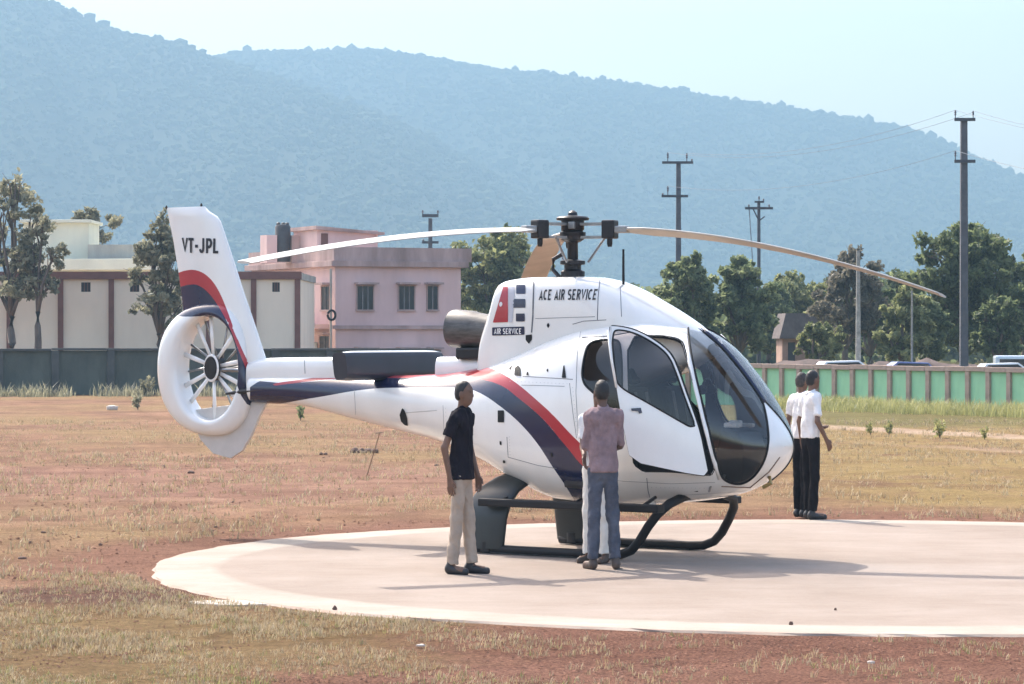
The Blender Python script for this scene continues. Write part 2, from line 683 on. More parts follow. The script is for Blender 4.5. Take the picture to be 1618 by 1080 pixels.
def pad():
    m = bpy.data.materials.new('pad_concrete')
    m.use_nodes = True
    nt = m.node_tree
    N_, L = nt.nodes, nt.links
    b = N_['Principled BSDF']
    b.inputs['Roughness'].default_value = 0.9
    b.inputs['Specular IOR Level'].default_value = 0.2
    tc = N_.new('ShaderNodeTexCoord')
    ln = N_.new('ShaderNodeVectorMath')
    ln.operation = 'LENGTH'
    L.new(tc.outputs['Object'], ln.inputs[0])

    def noise(scale, stretch, detail=8, rough=.65):
        mp = N_.new('ShaderNodeMapping')
        mp.inputs['Scale'].default_value = stretch
        L.new(tc.outputs['Object'], mp.inputs[0])
        n = N_.new('ShaderNodeTexNoise')
        n.inputs['Scale'].default_value = scale
        n.inputs['Detail'].default_value = detail
        n.inputs['Roughness'].default_value = rough
        L.new(mp.outputs[0], n.inputs['Vector'])
        return n.outputs['Fac']

    def ramp(f, p0, p1, c0, c1):
        r = N_.new('ShaderNodeValToRGB')
        r.color_ramp.elements[0].position = p0
        r.color_ramp.elements[1].position = p1
        r.color_ramp.elements[0].color = (*c0, 1)
        r.color_ramp.elements[1].color = (*c1, 1)
        L.new(f, r.inputs[0])
        return r.outputs[0]

    def mix(f, a, c, mode='MIX'):
        n = N_.new('ShaderNodeMix')
        n.data_type = 'RGBA'
        n.blend_type = mode
        if isinstance(f, (int, float)):
            n.inputs[0].default_value = f
        else:
            L.new(f, n.inputs[0])
        for i, x in ((6, a), (7, c)):
            if isinstance(x, tuple):
                n.inputs[i].default_value = (*x, 1)
            else:
                L.new(x, n.inputs[i])
        return n.outputs[2]
    inner = ramp(noise(.55, (1, .6, 1)), .35, .65, (.258, .208, .172), (.318, .266, .228))
    rim = ramp(noise(.9, (1, 1, 1)), .35, .65, (.325, .283, .238), (.385, .348, .302))
    ad = N_.new('ShaderNodeMath')
    ad.operation = 'MULTIPLY_ADD'
    L.new(noise(1.3, (1, 1, 1), 5), ad.inputs[0])
    ad.inputs[1].default_value = .16
    L.new(ln.outputs['Value'], ad.inputs[2])
    mr = N_.new('ShaderNodeMapRange')
    mr.inputs[1].default_value = PADR - .62
    mr.inputs[2].default_value = PADR - .50
    L.new(ad.outputs[0], mr.inputs[0])
    c = mix(mr.outputs[0], inner, rim)
    c = mix(.42, c, ramp(noise(.32, (1, 2.2, 1), 9, .75), .40, .60, (.66, .60, .55), (1, 1, 1)), 'MULTIPLY')
    c = mix(.5, c, ramp(noise(1.1, (1, 1.4, 1), 10, .8), .30, .42, (.60, .55, .50), (1, 1, 1)), 'MULTIPLY')
    c = mix(.35, c, ramp(noise(26, (1, 1, 1), 6, .8), .32, .55, (.74, .71, .68), (1, 1, 1)), 'MULTIPLY')
    # dusting of red soil near the edge
    mr2 = N_.new('ShaderNodeMapRange')
    mr2.inputs[1].default_value = PADR - .42
    mr2.inputs[2].default_value = PADR + .12
    ad2 = N_.new('ShaderNodeMath')
    ad2.operation = 'MULTIPLY_ADD'
    L.new(noise(2.6, (1, 1, 1), 8, .75), ad2.inputs[0])
    ad2.inputs[1].default_value = .75
    L.new(ln.outputs['Value'], ad2.inputs[2])
    mr2.inputs[1].default_value = PADR + .22
    mr2.inputs[2].default_value = PADR + .62
    L.new(ad2.outputs[0], mr2.inputs[0])
    c = mix(mr2.outputs[0], c, (.40, .27, .20))
    L.new(c, b.inputs['Base Color'])
    bp = N_.new('ShaderNodeBump')
    bp.inputs['Strength'].default_value = .35
    bp.inputs['Distance'].default_value = .02
    L.new(noise(30, (1, 1, 1), 8, .75), bp.inputs['Height'])
    L.new(bp.outputs[0], b.inputs['Normal'])
    V, F = [(0, 0, 0)], []
    n = 220
    rs = [(PADR * .5, 0), (PADR - .6, 0), (PADR - .03, -.001), (PADR, -.02), (PADR + .01, -.2)]
    for r, z in rs:
        for k in range(n):
            t = 2 * math.pi * k / n
            w = 0
            if r > PADR - .1:
                w = .03 * math.sin(5 * t + 1) + .018 * math.sin(13 * t) + .008 * math.sin(43 * t + 2) + random.uniform(-.02, .02)
            V.append(((r + w) * math.cos(t), (r + w) * math.sin(t), z))
    for k in range(n):
        F.append((0, 1 + k, 1 + (k + 1) % n))
    for i in range(len(rs) - 1):
        for k in range(n):
            k2 = (k + 1) % n
            a = 1 + i * n
            F.append((a + k, a + n + k, a + n + k2, a + k2))
    o = meshobj('helipad', V, F, m)
    o.location = (PADC[0], PADC[1], 0)
    o['kind'] = 'structure'


pad()

# small pale slab left of the pad
mb = MB()
poly = [(-2.55, 23.75), (-2.2, 23.62), (-1.9, 23.75), (-2.0, 24.0), (-2.4, 24.1), (-2.62, 23.95)]
mb.prism(poly, 'z', -.1, -.008)
tag(mb.build('concrete_patch', mat('pale_concrete', (.42, .37, .31), .9, var=.1)), 'small pale concrete patch in the grass left of the helipad edge', 'patch')

# ------------------------------------------------------------------ hills
M_HILL = mat('hill_scrub', (.034, .042, .022), .95, color2=(.022, .029, .016), scale=.02, spec=.1)
M_FOREST = mat('hill_trees', (.09, .105, .052), .95, color2=(.04, .053, .028), scale=.012, spec=.1, detail=4)


def hill(name, crest, Yc, depth_front, depth_back, seed):
    rng = np.random.RandomState(seed)
    pxs = np.array([c[0] for c in crest], float)
    pys = np.array([c[1] for c in crest], float)
    X = np.linspace(pxs[0], pxs[-1], 150)
    cz = np.array([PZ(np.interp(x, pxs, pys), Yc) for x in X])
    cz = np.convolve(np.pad(cz, 2, 'edge'), np.ones(5) / 5, 'valid') - 5.0
    cx = np.array([PX(x, Yc) for x in X])
    ts = np.concatenate([np.linspace(-1, 0, 46), np.linspace(0, 1, 12)[1:]])
    V = []
    ph = rng.uniform(0, 6, 12)
    for t in ts:
        w = (math.cos(abs(t) ** 0.9 * math.pi) + 1) / 2 if t < 0 else (math.cos(t * math.pi) + 1) / 2
        y = Yc + (t * depth_front if t < 0 else t * depth_back)
        gul = sum(a * np.sin(cx / l + ph[i] + t * s) for i, (a, l, s) in
                  enumerate(((9, 70, 2.0), (6, 37, -3.0), (4, 19, 4.0), (2.2, 11, 6))))
        z = cz * w + gul * w * (1 - w) * 3.2
        xx = cx * (y / Yc) * .55 + cx * .45
        V.append(np.stack([xx, np.full_like(cx, y) + 12 * np.sin(cx / 55 + ph[5]) * (t < 0), np.maximum(z, -2)], -1))
    A = np.array(V)
    nt_, nx = A.shape[:2]
    F = [(j * nx + i, j * nx + i + 1, (j + 1) * nx + i + 1, (j + 1) * nx + i) for j in range(nt_ - 1) for i in range(nx - 1)]
    o = meshobj(name, A.reshape(-1, 3), F, M_HILL, None, True)
    o['kind'] = 'structure'
    return A


def forest(name, A, n, seed, label, hmin=4, hmax=9):
    """tree crowns too many and too far to tell apart"""
    rng = np.random.RandomState(seed)
    base = []
    bm = bmesh.new()
    bmesh.ops.create_icosphere(bm, subdivisions=1, radius=1)
    bv = np.array([v.co[:] for v in bm.verts])
    bf = np.array([[v.index for v in f.verts] for f in bm.faces])
    bm.free()
    nt_, nx = A.shape[:2]
    Vs, Fs = [], []
    k = 0
    for i in range(n):
        if i < n // 9:
            j = 45.0 + rng.uniform(-.8, .2)                  # along the crest
        else:
            j = 45 * (rng.uniform(.03, 1) ** .8)
        x = rng.uniform(0, nx - 1.01)
        j0, x0 = int(j), int(x)
        fj, fx = j - j0, x - x0
        p = (A[j0, x0] * (1 - fj) * (1 - fx) + A[min(j0 + 1, nt_ - 1), x0] * fj * (1 - fx)
             + A[j0, x0 + 1] * (1 - fj) * fx + A[min(j0 + 1, nt_ - 1), x0 + 1] * fj * fx)
        h = rng.uniform(hmin, hmax) * (.7 if i < n // 9 else 1)
        if rng.rand() < .04:
            h *= 1.9
        w = h * rng.uniform(.40, .75)
        v = bv * (1 + rng.uniform(-.28, .28, (len(bv), 1)))
        v = v * [w, w, h * .5] + p + [0, 0, h * .42]
        Vs.append(v)
        Fs.append(bf + k)
        k += len(bv)
    o = meshobj(name, np.vstack(Vs), np.vstack(Fs), M_FOREST)
    tag(o, label, 'forest', kind='stuff')


A1 = hill('hill_left', [(-420, -130), (-150, -85), (0, -34), (90, 6), (150, 30), (200, 50), (260, 58), (330, 84), (420, 112), (520, 148), (650, 200), (760, 258), (870, 332), (980, 430), (1080, 520)], 2250, 1000, 500, 3)
A2 = hill('hill_far', [(150, 150), (300, 100), (380, 82), (450, 80), (600, 76), (700, 92), (800, 112), (1000, 134), (1200, 160), (1330, 182), (1430, 205), (1520, 242), (1618, 288), (1760, 360), (1950, 450)], 2800, 1100, 600, 5)
forest('hill_forest', A1, 21000, 11, 'hazy scrub forest covering the nearer hill on the left', 1.8, 4.4)
forest('hill_forest', A2, 21000, 12, 'hazy scrub forest covering the long far ridge', 2.4, 5.6)

# ------------------------------------------------------------------ haze
mb = MB()
mb.box(-3000, 3000, -70, 3450, -6, 375)
hz = mb.build('haze', bpy.data.materials.new('haze_air'))
hm = hz.data.materials[0]
hm.use_nodes = True
hm.node_tree.nodes.clear()
ho = hm.node_tree.nodes.new('ShaderNodeOutputMaterial')
hv = hm.node_tree.nodes.new('ShaderNodeVolumePrincipled')
hv.inputs['Color'].default_value = (0.235, 0.375, 0.50, 1)
hv.inputs['Density'].default_value = 0.0006
hv.inputs['Anisotropy'].default_value = 0.25
hm.node_tree.links.new(hv.outputs[0], ho.inputs['Volume'])
hz['kind'] = 'stuff'
tag(hz, 'pale blue haze filling the air before the hills', 'haze', kind='stuff')

# ------------------------------------------------------------------ compound walls
M_FPOST = mat('fence_post_brown', (.40, .29, .235), .85, var=.15, scale=3, bump=.2)
M_FGREEN = mat('fence_panel_green', (.40, .70, .43), .8, color2=(.27, .53, .31), scale=.8, stretch=(1, 1, .4), bump=.1)
M_WDARK = mat('wall_grey_green', (.10, .11, .09), .9, color2=(.06, .068, .058), scale=1.2, stretch=(1, 1, .4), bump=.15)
M_WPOST = mat('wall_post_grey', (.085, .085, .08), .9, var=.15, scale=2)


def fence(name, A, B, n, ztop, mp, mpanel, label, post=.16, cope=.13, thick=.12):
    A, B = Vector(A), Vector(B)
    d = (B - A)
    L_ = d.length
    ang = math.atan2(d.y, d.x)
    root = empty(name, (A.x, A.y, gz(A.x, A.y)), ang)
    st = L_ / n
    pm = MB().box(-post / 2, post / 2, -post * .75, post * .75, -.2, ztop - cope).build('post', mp, root, bevel=.006)
    for i in range(1, n + 1):
        o = pm.copy()
        col.objects.link(o)
        o.parent = root
        o.location = (i * st, 0, 0)
    gm = MB().box(post / 2 - .002, st - post / 2 + .002, -.04, .04, -.2, ztop - cope + .002).build('panel', mpanel, root)
    for i in range(1, n):
        o = gm.copy()
        col.objects.link(o)
        o.parent = root
        o.location = (i * st, 0, 0)
    cm = MB().box(-post / 2, st - post / 2 - .012, -post * .85, post * .85, ztop - cope, ztop).build('coping', mp, root, bevel=.008)
    for i in range(1, n):
        o = cm.copy()
        col.objects.link(o)
        o.parent = root
        o.location = (i * st, 0, random.uniform(-.012, .012))
    tag(root, label, 'wall')
    return root


fA, fB = Vector((PX(1700, 78), 78, 0)), Vector((PX(1185, 90), 90, 0))
fence('compound_wall', fB, fA, 17, 1.27, M_FPOST, M_FGREEN, 'light green panelled compound wall with brown posts behind the helicopter nose')
fC = Vector((PX(700, 98), 98, 0))
fence('compound_wall', fC, fB + (fC - fB).normalized() * .25, 12, 1.26, M_FPOST, M_FGREEN, 'stretch of green panelled wall hidden behind the helicopter cabin, seen through its windows')
fence('compound_wall', Vector((PX(-90, 104), 104, 0)), Vector((PX(690, 107), 107, 0)), 9, 1.66, M_WPOST, M_WDARK, 'dark grey-green panelled compound wall behind the tail at left', .26, .08)

# ------------------------------------------------------------------ buildings
M_CREAM = mat('cream_plaster', (.84, .73, .58), .9, color2=(.73, .63, .50), scale=.7, stretch=(1, 1, .35), bump=.1, detail=8)
M_BROWN = mat('brown_trim', (.19, .085, .068), .8, var=.12, scale=2)
M_HOLE = mat('dark_opening', (.025, .024, .026), .5, var=.1)
M_CREAM2 = mat('pale_yellow_plaster', (.72, .71, .57), .9, color2=(.60, .59, .48), scale=.8, stretch=(1, 1, .4), bump=.1)
M_GREYC = mat('weathered_cement', (.42, .41, .36), .95, color2=(.27, .26, .23), scale=1.0, stretch=(1, 1, .3), bump=.15)
M_PINK = mat('pink_plaster', (.74, .53, .50), .9, color2=(.54, .38, .36), scale=.5, stretch=(1, 1, .3), bump=.1, detail=9)
M_PINKD = mat('stained_pink_plaster', (.54, .385, .355), .95, color2=(.27, .19, .17), scale=.9, stretch=(1, 1, .25), bump=.15, detail=10)
M_FRAME = mat('window_frame_paint', (.20, .19, .19), .7, var=.1)
M_WGLASS = mat('window_dark_glass', (.028, .03, .034), .15, var=.1)


def shed():
    Y = 112.0
    x0, x1 = PX(-70, Y), PX(474, Y)
    zt = PZ(428, Y)
    zb = PZ(440, Y)
    root = empty('panelled_shed', (x0, Y, gz(0, Y)))
    W = x1 - x0
    pil = [PX(p, Y) - x0 for p in (-66, 15, 96, 176, 255, 330, 401, 470)]
    holes = [None, (46, 61), (128, 143), (205, 220), None, None, (430, 442)]
    MB().box(.05, W - .05, .12, 9, 0, zb - .003).build('wall', M_CREAM, root)
    for i in range(len(pil) - 1):
        a, b_ = pil[i] + .1, pil[i + 1] - .1
        m_ = MB()
        h = holes[i]
        if h:
            h0, h1 = PX(h[0], Y) - x0, PX(h[1], Y) - x0
            z0, z1 = PZ(460, Y), PZ(445, Y)
            m_.box(a, h0, 0, .117, 0, zb - .004).box(h1, b_, 0, .117, 0, zb - .004)
            m_.box(h0, h1, 0, .117, 0, z0).box(h0, h1, 0, .117, z1, zb - .004)
            w_ = MB().box(h0 + .002, h1 - .002, .085, .11, z0, z1).build('vent_window', M_HOLE, root)
            f_ = MB()
            for q in range(1, 3):
                xx = h0 + (h1 - h0) * q / 3
                f_.box(xx - .012, xx + .012, .05, .08, z0, z1)
            f_.build('bar', M_BROWN, w_)
        else:
            m_.box(a, b_, 0, .117, 0, zb - .004)
        m_.build('panel', M_CREAM, root)
    for p in pil:
        MB().box(p - .1, p + .1, -.08, .2, 0, zb - .002).build('pillar', M_BROWN, root)
    MB().box(-.1, W + .05, -.14, .3, zb, zt).build('beam', M_BROWN, root)
    MB().box(-.1, W + .0, .3, 9.1, zb, zt - .03).build('roof', M_GREYC, root)
    tag(root, 'long cream shed with brown pillars and beam behind the dark wall', 'shed')


shed()


def cream_house():
    Y = 126.0
    x0 = PX(18, Y)
    root = empty('cream_house', (x0, Y, gz(0, Y)))
    X_ = lambda p: PX(p, Y) - x0
    MB().box(X_(20), X_(236), 0, 7, 0, PZ(426, Y)).build('wall', M_CREAM2, root)
    MB().box(X_(14), X_(240), -.4, 7.2, PZ(426, Y) + .002, PZ(408, Y)).build('roof_slab', M_CREAM2, root, bevel=.03)
    MB().box(X_(137), X_(236), .3, .5, PZ(408, Y), PZ(385, Y)).build('parapet', M_GREYC, root)
    MB().box(X_(31), X_(136), .8, 4, PZ(408, Y), PZ(350, Y)).build('stair_room', M_CREAM2, root)
    MB().box(X_(26), X_(141), .55, 4.2, PZ(350, Y) + .002, PZ(345, Y)).build('stair_room_roof', M_CREAM2, root, bevel=.02)
    MB().box(X_(34), X_(44), .76, .797, PZ(400, Y), PZ(362, Y)).build('doorway', M_HOLE, root)
    MB().box(X_(20), X_(60), .3, .5, PZ(408, Y), PZ(398, Y)).build('parapet', M_CREAM2, root)
    tag(root, 'cream flat-roofed house with rooftop stair room above the shed', 'house')


cream_house()


def pink_house():
    Y = 122.0
    C = Vector((PX(530, Y), Y, 0))
    al = R(25)
    root = empty('pink_house', (C.x, C.y, gz(0, Y)), al)
    fx, fy = math.cos(al), math.sin(al)

    def tpx(px):      # distance along the front wall for a picture column
        k = (px - CX) / FPX
        return (k * C.y - C.x) / (fx - k * fy)

    def spx(px):      # distance along the left wall
        k = (px - CX) / FPX
        return (k * C.y - C.x) / (-fy - k * fx)

    def zf(py, t):
        return PZ(py, C.y + t * fy)
    W = tpx(728)
    D = spx(398)
    zr = PZ(413, Y)
    zc = PZ(420, Y)
    zp = PZ(389, Y)
    zs0, zs1 = PZ(519, Y), PZ(513, Y)
    MB().box(0, W, 0, D, 0, zr).build('wall', M_PINK, root)
    MB().box(-.28, W + .25, -.28, D + .2, zc, zr + .06).build('roof_slab', M_PINKD, root, bevel=.015)
    m_ = MB()
    m_.box(-.12, W + .45, -.12, .03, zr + .06, zp).box(-.12, .03, .03, D + .1, zr + .06, zp)
    m_.box(W + .30, W + .45, .03, D + .1, zr + .06, zp).box(.03, W + .3, D - .05, D + .1, zr + .06, zp)
    m_.build('parapet', M_PINKD, root)
    m_ = MB()
    m_.box(-.16, W + .02, -.17, .05, zs0, zs1)
    m_.build('string_course', M_PINKD, root)

    def window(a, b, z0, z1, bars=3, hood=True, wall='f'):
        T = Matrix.Identity(4) if wall == 'f' else Matrix.Rotation(R(90), 4, 'Z') @ Matrix.Scale(-1, 4, (0, 1, 0)) @ Matrix.Identity(4)
        def tr(mb_):
            if wall == 'f':
                return mb_
            mb_.V = [(v[1], v[0], v[2]) for v in mb_.V]      # along the left wall
            mb_.F = [tuple(reversed(f)) for f in mb_.F]
            return mb_
        w_ = tr(MB().box(a, b, -.025, -.004, z0, z1)).build('window', M_WGLASS, root)
        f_ = MB()
        e = .045
        f_.box(a - e, a, -.06, -.002, z0 - e, z1 + e).box(b, b + e, -.06, -.002, z0 - e, z1 + e)
        f_.box(a, b, -.06, -.002, z1, z1 + e).box(a - .06, b + .06, -.1, -.002, z0 - e - .03, z0)
        tr(f_).build('frame', M_PINKD, w_)
        for q in range(1, bars):
            xx = a + (b - a) * q / bars
            tr(MB().box(xx - .022, xx + .022, -.055, -.03, z0, z1)).build('mullion', M_FRAME, w_)
        if hood:
            tr(MB().box(a - .13, b + .13, -.42, -.002, z1 + .07, z1 + .15)).build('hood', M_PINKD, w_)
    for p0, p1 in ((564, 589), (630, 654), (675, 691)):
        a, b = tpx(p0), tpx(p1)
        window(a, b, zf(488, a), zf(451, a), 3 if p1 - p0 > 20 else 2)
    for p0, p1 in ((564, 589), (630, 654), (678, 691)):
        a, b = tpx(p0), tpx(p1)
        window(a, b, zf(590, a), zf(553, a), 3)
    a, b = spx(522), spx(509)
    window(a, b, zf(488, 0), zf(451, 0), 2, True, 's')
    a, b = spx(492), spx(478)
    window(a, b, zf(500, 0), zf(450, 0), 2, True, 's')
    a, b = spx(522), spx(506)
    window(a, b, zf(570, 0), zf(530, 0), 2, True, 's')
    # balcony on the lit left wall
    s0, s1 = spx(520), spx(462)
    MB().box(-.9, -.002, s0, s1, PZ(518, Y), PZ(511, Y)).build('balcony_slab', M_PINK, root)
    m_ = MB()
    m_.box(-.9, -.82, s0, s1, PZ(511, Y) + .002, PZ(496, Y))
    m_.build('balcony_rail', M_PINK, root)
    MB().box(-.55, -.1, spx(505), spx(498), PZ(556, Y), PZ(540, Y)).build('air_conditioner', mat('ac_white', (.6, .6, .58), .5), root, bevel=.02)
    MB().tube([(-.25, -.12, 0), (-.25, -.12, PZ(424, Y))], .05, 8).build('drain_pipe', M_GREYC, root, True)
    rg = MB()
    rg.tube([(-.25 + .17 * math.cos(t), -.2, PZ(497, Y) + .2 * math.sin(t)) for t in np.linspace(0, 2 * math.pi, 17)], .05, 6, cap=False)
    rg.build('hose_coil', M_BLACK, root, True)
    # stair room on the roof
    a, b = tpx(530), tpx(632)
    z0 = zp - .3
    MB().box(a + .05, b - .1, 2.2, 5.0, zr + .05, PZ(359, Y)).build('stair_room', M_PINK, root)
    MB().prism([(a - .1, PZ(359, Y) + .002), (b + .12, PZ(366, Y)), (b + .12, PZ(362, Y)), (a - .1, PZ(353, Y))], 'y', 1.95, 5.2).build('stair_room_roof', M_PINKD, root)
    MB().box(a + .22, a + .52, 2.16, 2.197, zr + .1, PZ(365, Y)).build('stair_door', M_BROWN, root)
    # water tank between two plinths
    sx = tpx(470)
    a, b = tpx(445), tpx(462)
    Yo = 4.2
    MB().box(a + .9, b + .9, Yo, Yo + .8, zr + .05, PZ(366, Y)).build('tank_plinth', M_PINK, root)
    MB().box(tpx(486) + .9, tpx(499) + .9, Yo, Yo + .8, zr + .05, PZ(366, Y)).build('tank_plinth', M_PINKD, root)
    cx_ = (tpx(462) + tpx(486)) / 2 + .9
    tm = mat('tank_black', (.05, .045, .045), .55)
    tk = MB().lathe([(.0, zr + .1), (.32, zr + .1), (.33, PZ(352, Y)), (.27, PZ(349, Y)), (.0, PZ(348, Y))], 20, c=(cx_, Yo + .2, 0)).build('water_tank', tm, root, True)
    for dx in (-.2, .02, .2):
        MB().lathe([(.085, PZ(350, Y)), (.09, PZ(346.5, Y)), (.05, PZ(345, Y))], 10, c=(cx_ + dx, Yo + .2, 0)).build('tank_lid', tm, tk, True)
    tag(root, 'two-storey pink plastered house with barred windows behind the tail boom', 'house')


pink_house()


def hut():
    Y = 132.0
    x0 = PX(1236, Y)
    root = empty('roadside_hut', (x0, Y, gz(0, Y)))
    X_ = lambda p: PX(p, Y) - x0
    MB().box(X_(1236), X_(1291), 0, 3, 0, PZ(533, Y)).build('wall', mat('hut_wall', (.42, .27, .21), .9, var=.18, scale=1.5), root)
    MB().prism([(X_(1230), PZ(534, Y)), (X_(1297), PZ(534, Y)), (X_(1288), PZ(494, Y)), (X_(1240), PZ(494, Y))], 'y', -.5, 3.4).build('roof', mat('hut_thatch', (.13, .105, .10), .95, var=.2, scale=3), root)
    MB().box(X_(1245), X_(1256), -.03, -.002, 0, PZ(540, Y)).build('doorway', M_HOLE, root)
    tag(root, 'small low hut with dark thatched roof among the trees', 'hut')


hut()
# low earth bank beyond the green wall
Vb, Fb = [], []
rngb = np.random.RandomState(4)
for i in range(60):
    x = 2 + i * .42
    h = 1.25 + .12 * math.sin(i * .7) + rngb.uniform(-.12, .12)
    for (dy, k) in ((-1.6, 0), (-.8, .75), (0, 1), (.9, .7), (1.8, 0)):
        Vb.append((x, 104 + dy + rngb.uniform(-.1, .1), -.1 + h * k + rngb.uniform(-.05, .05)))
for i in range(59):
    for k in range(4):
        a = i * 5 + k
        Fb.append((a, a + 1, a + 6, a + 5))
bk = meshobj('earth_bank', Vb, Fb, mat('bank_earth', (.10, .065, .055), .95, var=.25, scale=2), None, True)
bk['kind'] = 'structure'

# ================================================================== TREES AND PLANTS
def leaf_mat(name, c1, c2, trans=.35, scale=1.4):
    m = bpy.data.materials.new(name)
    m.use_nodes = True
    nt = m.node_tree
    nt.nodes.clear()
    out = nt.nodes.new('ShaderNodeOutputMaterial')
    geo = nt.nodes.new('ShaderNodeNewGeometry')
    n = nt.nodes.new('ShaderNodeTexNoise')
    n.inputs['Scale'].default_value = scale
    n.inputs['Detail'].default_value = 3
    nt.links.new(geo.outputs['Position'], n.inputs['Vector'])
    ad = nt.nodes.new('ShaderNodeMath')
    ad.operation = 'MULTIPLY_ADD'
    nt.links.new(geo.outputs['Random Per Island'], ad.inputs[0])
    ad.inputs[1].default_value = .5
    nt.links.new(n.outputs['Fac'], ad.inputs[2])
    rp = nt.nodes.new('ShaderNodeValToRGB')
    rp.color_ramp.elements[0].position = .45
    rp.color_ramp.elements[1].position = 1.0
    rp.color_ramp.elements[0].color = (*c2, 1)
    rp.color_ramp.elements[1].color = (*c1, 1)
    nt.links.new(ad.outputs[0], rp.inputs[0])
    d = nt.nodes.new('ShaderNodeBsdfPrincipled')
    d.inputs['Roughness'].default_value = .55
    d.inputs['Specular IOR Level'].default_value = .35
    t = nt.nodes.new('ShaderNodeBsdfTranslucent')
    nt.links.new(rp.outputs[0], d.inputs['Base Color'])
    nt.links.new(rp.outputs[0], t.inputs[0])
    mx = nt.nodes.new('ShaderNodeMixShader')
    mx.inputs[0].default_value = trans
    nt.links.new(d.outputs[0], mx.inputs[1])
    nt.links.new(t.outputs[0], mx.inputs[2])
    nt.links.new(mx.outputs[0], out.inputs[0])
    return m


M_BARK = mat('bark', (.17, .13, .105), .95, var=.25, scale=5, stretch=(1, 1, .3), bump=.4)
LEAF_DARK = leaf_mat('leaf_dark_green', (.21, .25, .11), (.06, .078, .038), .55)
LEAF_MID = leaf_mat('leaf_mid_green', (.28, .32, .155), (.075, .10, .048), .55)
LEAF_PALE = leaf_mat('leaf_pale_green', (.33, .34, .15), (.10, .12, .05), .5)
LEAF_DRY = leaf_mat('leaf_dusty_olive', (.36, .345, .23), (.13, .13, .085), .5)
LEAF_TWIG = leaf_mat('leaf_purple_twig', (.25, .225, .165), (.095, .088, .066), .45)


def leaves(centers, size, rng, elong=1.7, droop=.0, thick=None):
    n = len(centers)
    d = rng.normal(size=(n, 3))
    d[:, 2] -= droop
    d /= np.linalg.norm(d, axis=1, keepdims=True)
    q = rng.normal(size=(n, 3))
    a = np.cross(d, q)
    a /= np.linalg.norm(a, axis=1, keepdims=True)
    nn = np.cross(d, a)
    s = size * rng.uniform(.55, 1.35, (n, 1))
    c = np.asarray(centers)
    V = np.stack([c - d * s * elong * .5, c + a * s * .5 + nn * s * .10, c + d * s * elong * .5, c - a * s * .5 + nn * s * .10], 1).reshape(-1, 3)
    i = np.arange(n) * 4
    F = np.concatenate([np.stack([i, i + 1, i + 2], 1), np.stack([i, i + 2, i + 3], 1)])
    return V, F


def tree(name, x, y, h, lobes, lm, label, seed, nleaf=4200, size=.16, trunk_r=.12, lean=(0, 0), group=None, sparse=.0, droop=.3, cat='tree', trunk_h=None):
    """lobes: (dx, dy, z, rx, ry, rz) of leaf masses; the limbs reach into them"""
    rng = np.random.RandomState(seed)
    root = empty(name, (x, y, gz(x, y)))
    th = trunk_h or min(l[2] for l in lobes) * .8
    top = Vector((lean[0], lean[1], th))
    mb = MB()
    k = 7
    mb.tube([(lean[0] * t ** 1.5 + rng.uniform(-.03, .03), lean[1] * t, th * t - .15) for t in np.linspace(0, 1, k)],
            [trunk_r * (1.25 - .55 * t) for t in np.linspace(0, 1, k)], 8)
    cents = []
    tw = sum(l[3] * l[4] * l[5] for l in lobes) ** 1
    for l in lobes:
        c = Vector(l[:3])
        mid = top.lerp(c, .5) + Vector((rng.uniform(-.15, .15), rng.uniform(-.15, .15), -.1 * (c - top).length * .5))
        mb.tube([top - Vector((0, 0, .15)), mid, c, c + Vector((rng.uniform(-.2, .2), 0, l[5] * .6))],
                [trunk_r * .55, trunk_r * .36, trunk_r * .2, trunk_r * .06], 6)
        for _ in range(6):
            e = c + Vector((rng.uniform(-1, 1) * l[3] * .8, rng.uniform(-1, 1) * l[4] * .8, rng.uniform(-.5, .9) * l[5]))
            mb.tube([c.lerp(mid, rng.uniform(.1, .5)), c.lerp(e, .5) + Vector((0, 0, .05)), e], [trunk_r * .16, trunk_r * .1, trunk_r * .03], 5)
        n = max(60, int(nleaf * (l[3] * l[4] * l[5]) / tw))
        # leaf clumps inside the lobe: dense sub-balls with air between them
        nb = max(8, int(20 * (1 - sparse)))
        sub = []
        while len(sub) < nb:
            p = rng.normal(size=3)
            p /= np.linalg.norm(p)
            sub.append(p * rng.uniform(.35, 1.0))
        sub = np.array(sub)
        pick = rng.randint(0, nb, n)
        sr = rng.uniform(.18, .36, nb)
        q = rng.normal(size=(n, 3))
        q /= np.linalg.norm(q, axis=1, keepdims=True)
        q *= (rng.uniform(0, 1, (n, 1)) ** .45)
        pts = (sub[pick] + q * sr[pick][:, None]) * np.array(l[3:6]) + np.array(l[:3])
        cents.append(pts)
    cents = np.vstack(cents)
    mb.build('trunk', M_BARK, root, True, auto=False)
    V, F = leaves(cents, size, rng, droop=droop)
    o = meshobj('crown', V, F, lm, root)
    tag(root, label, cat, group)
    return root


def lobes_in(px0, px1, py0, py1, x, Y, n, seed, fill=.52):
    """n leaf masses that together fill a box of the picture at depth Y (local to the trunk at x)"""
    rng = np.random.RandomState(seed)
    X0, X1 = PX(px0, Y) - x, PX(px1, Y) - x
    Z0, Z1 = PZ(py1, Y), PZ(py0, Y)
    W, H = X1 - X0, Z1 - Z0
    out = []
    for i in range(n):
        t = (i + .5) / n
        z = Z0 + H * (.2 + .62 * t)
        sp = (1 - abs(2 * (.2 + .7 * t) - .85) ** 2 * .55)
        xx = (X0 + X1) / 2 + W * .5 * sp * .74 * math.sin(i * 2.4 + seed) * rng.uniform(.7, 1)
        r = fill * min(W, H) * rng.uniform(.55, .8)
        out.append((xx, rng.uniform(-.4, .4) * W * .5, z, r * rng.uniform(.85, 1.15), r, r * rng.uniform(.6, .85)))
    out.append(((X0 + X1) / 2 + W * .05, 0, Z1 - H * .16, W * .2, W * .2, H * .16))
    return out


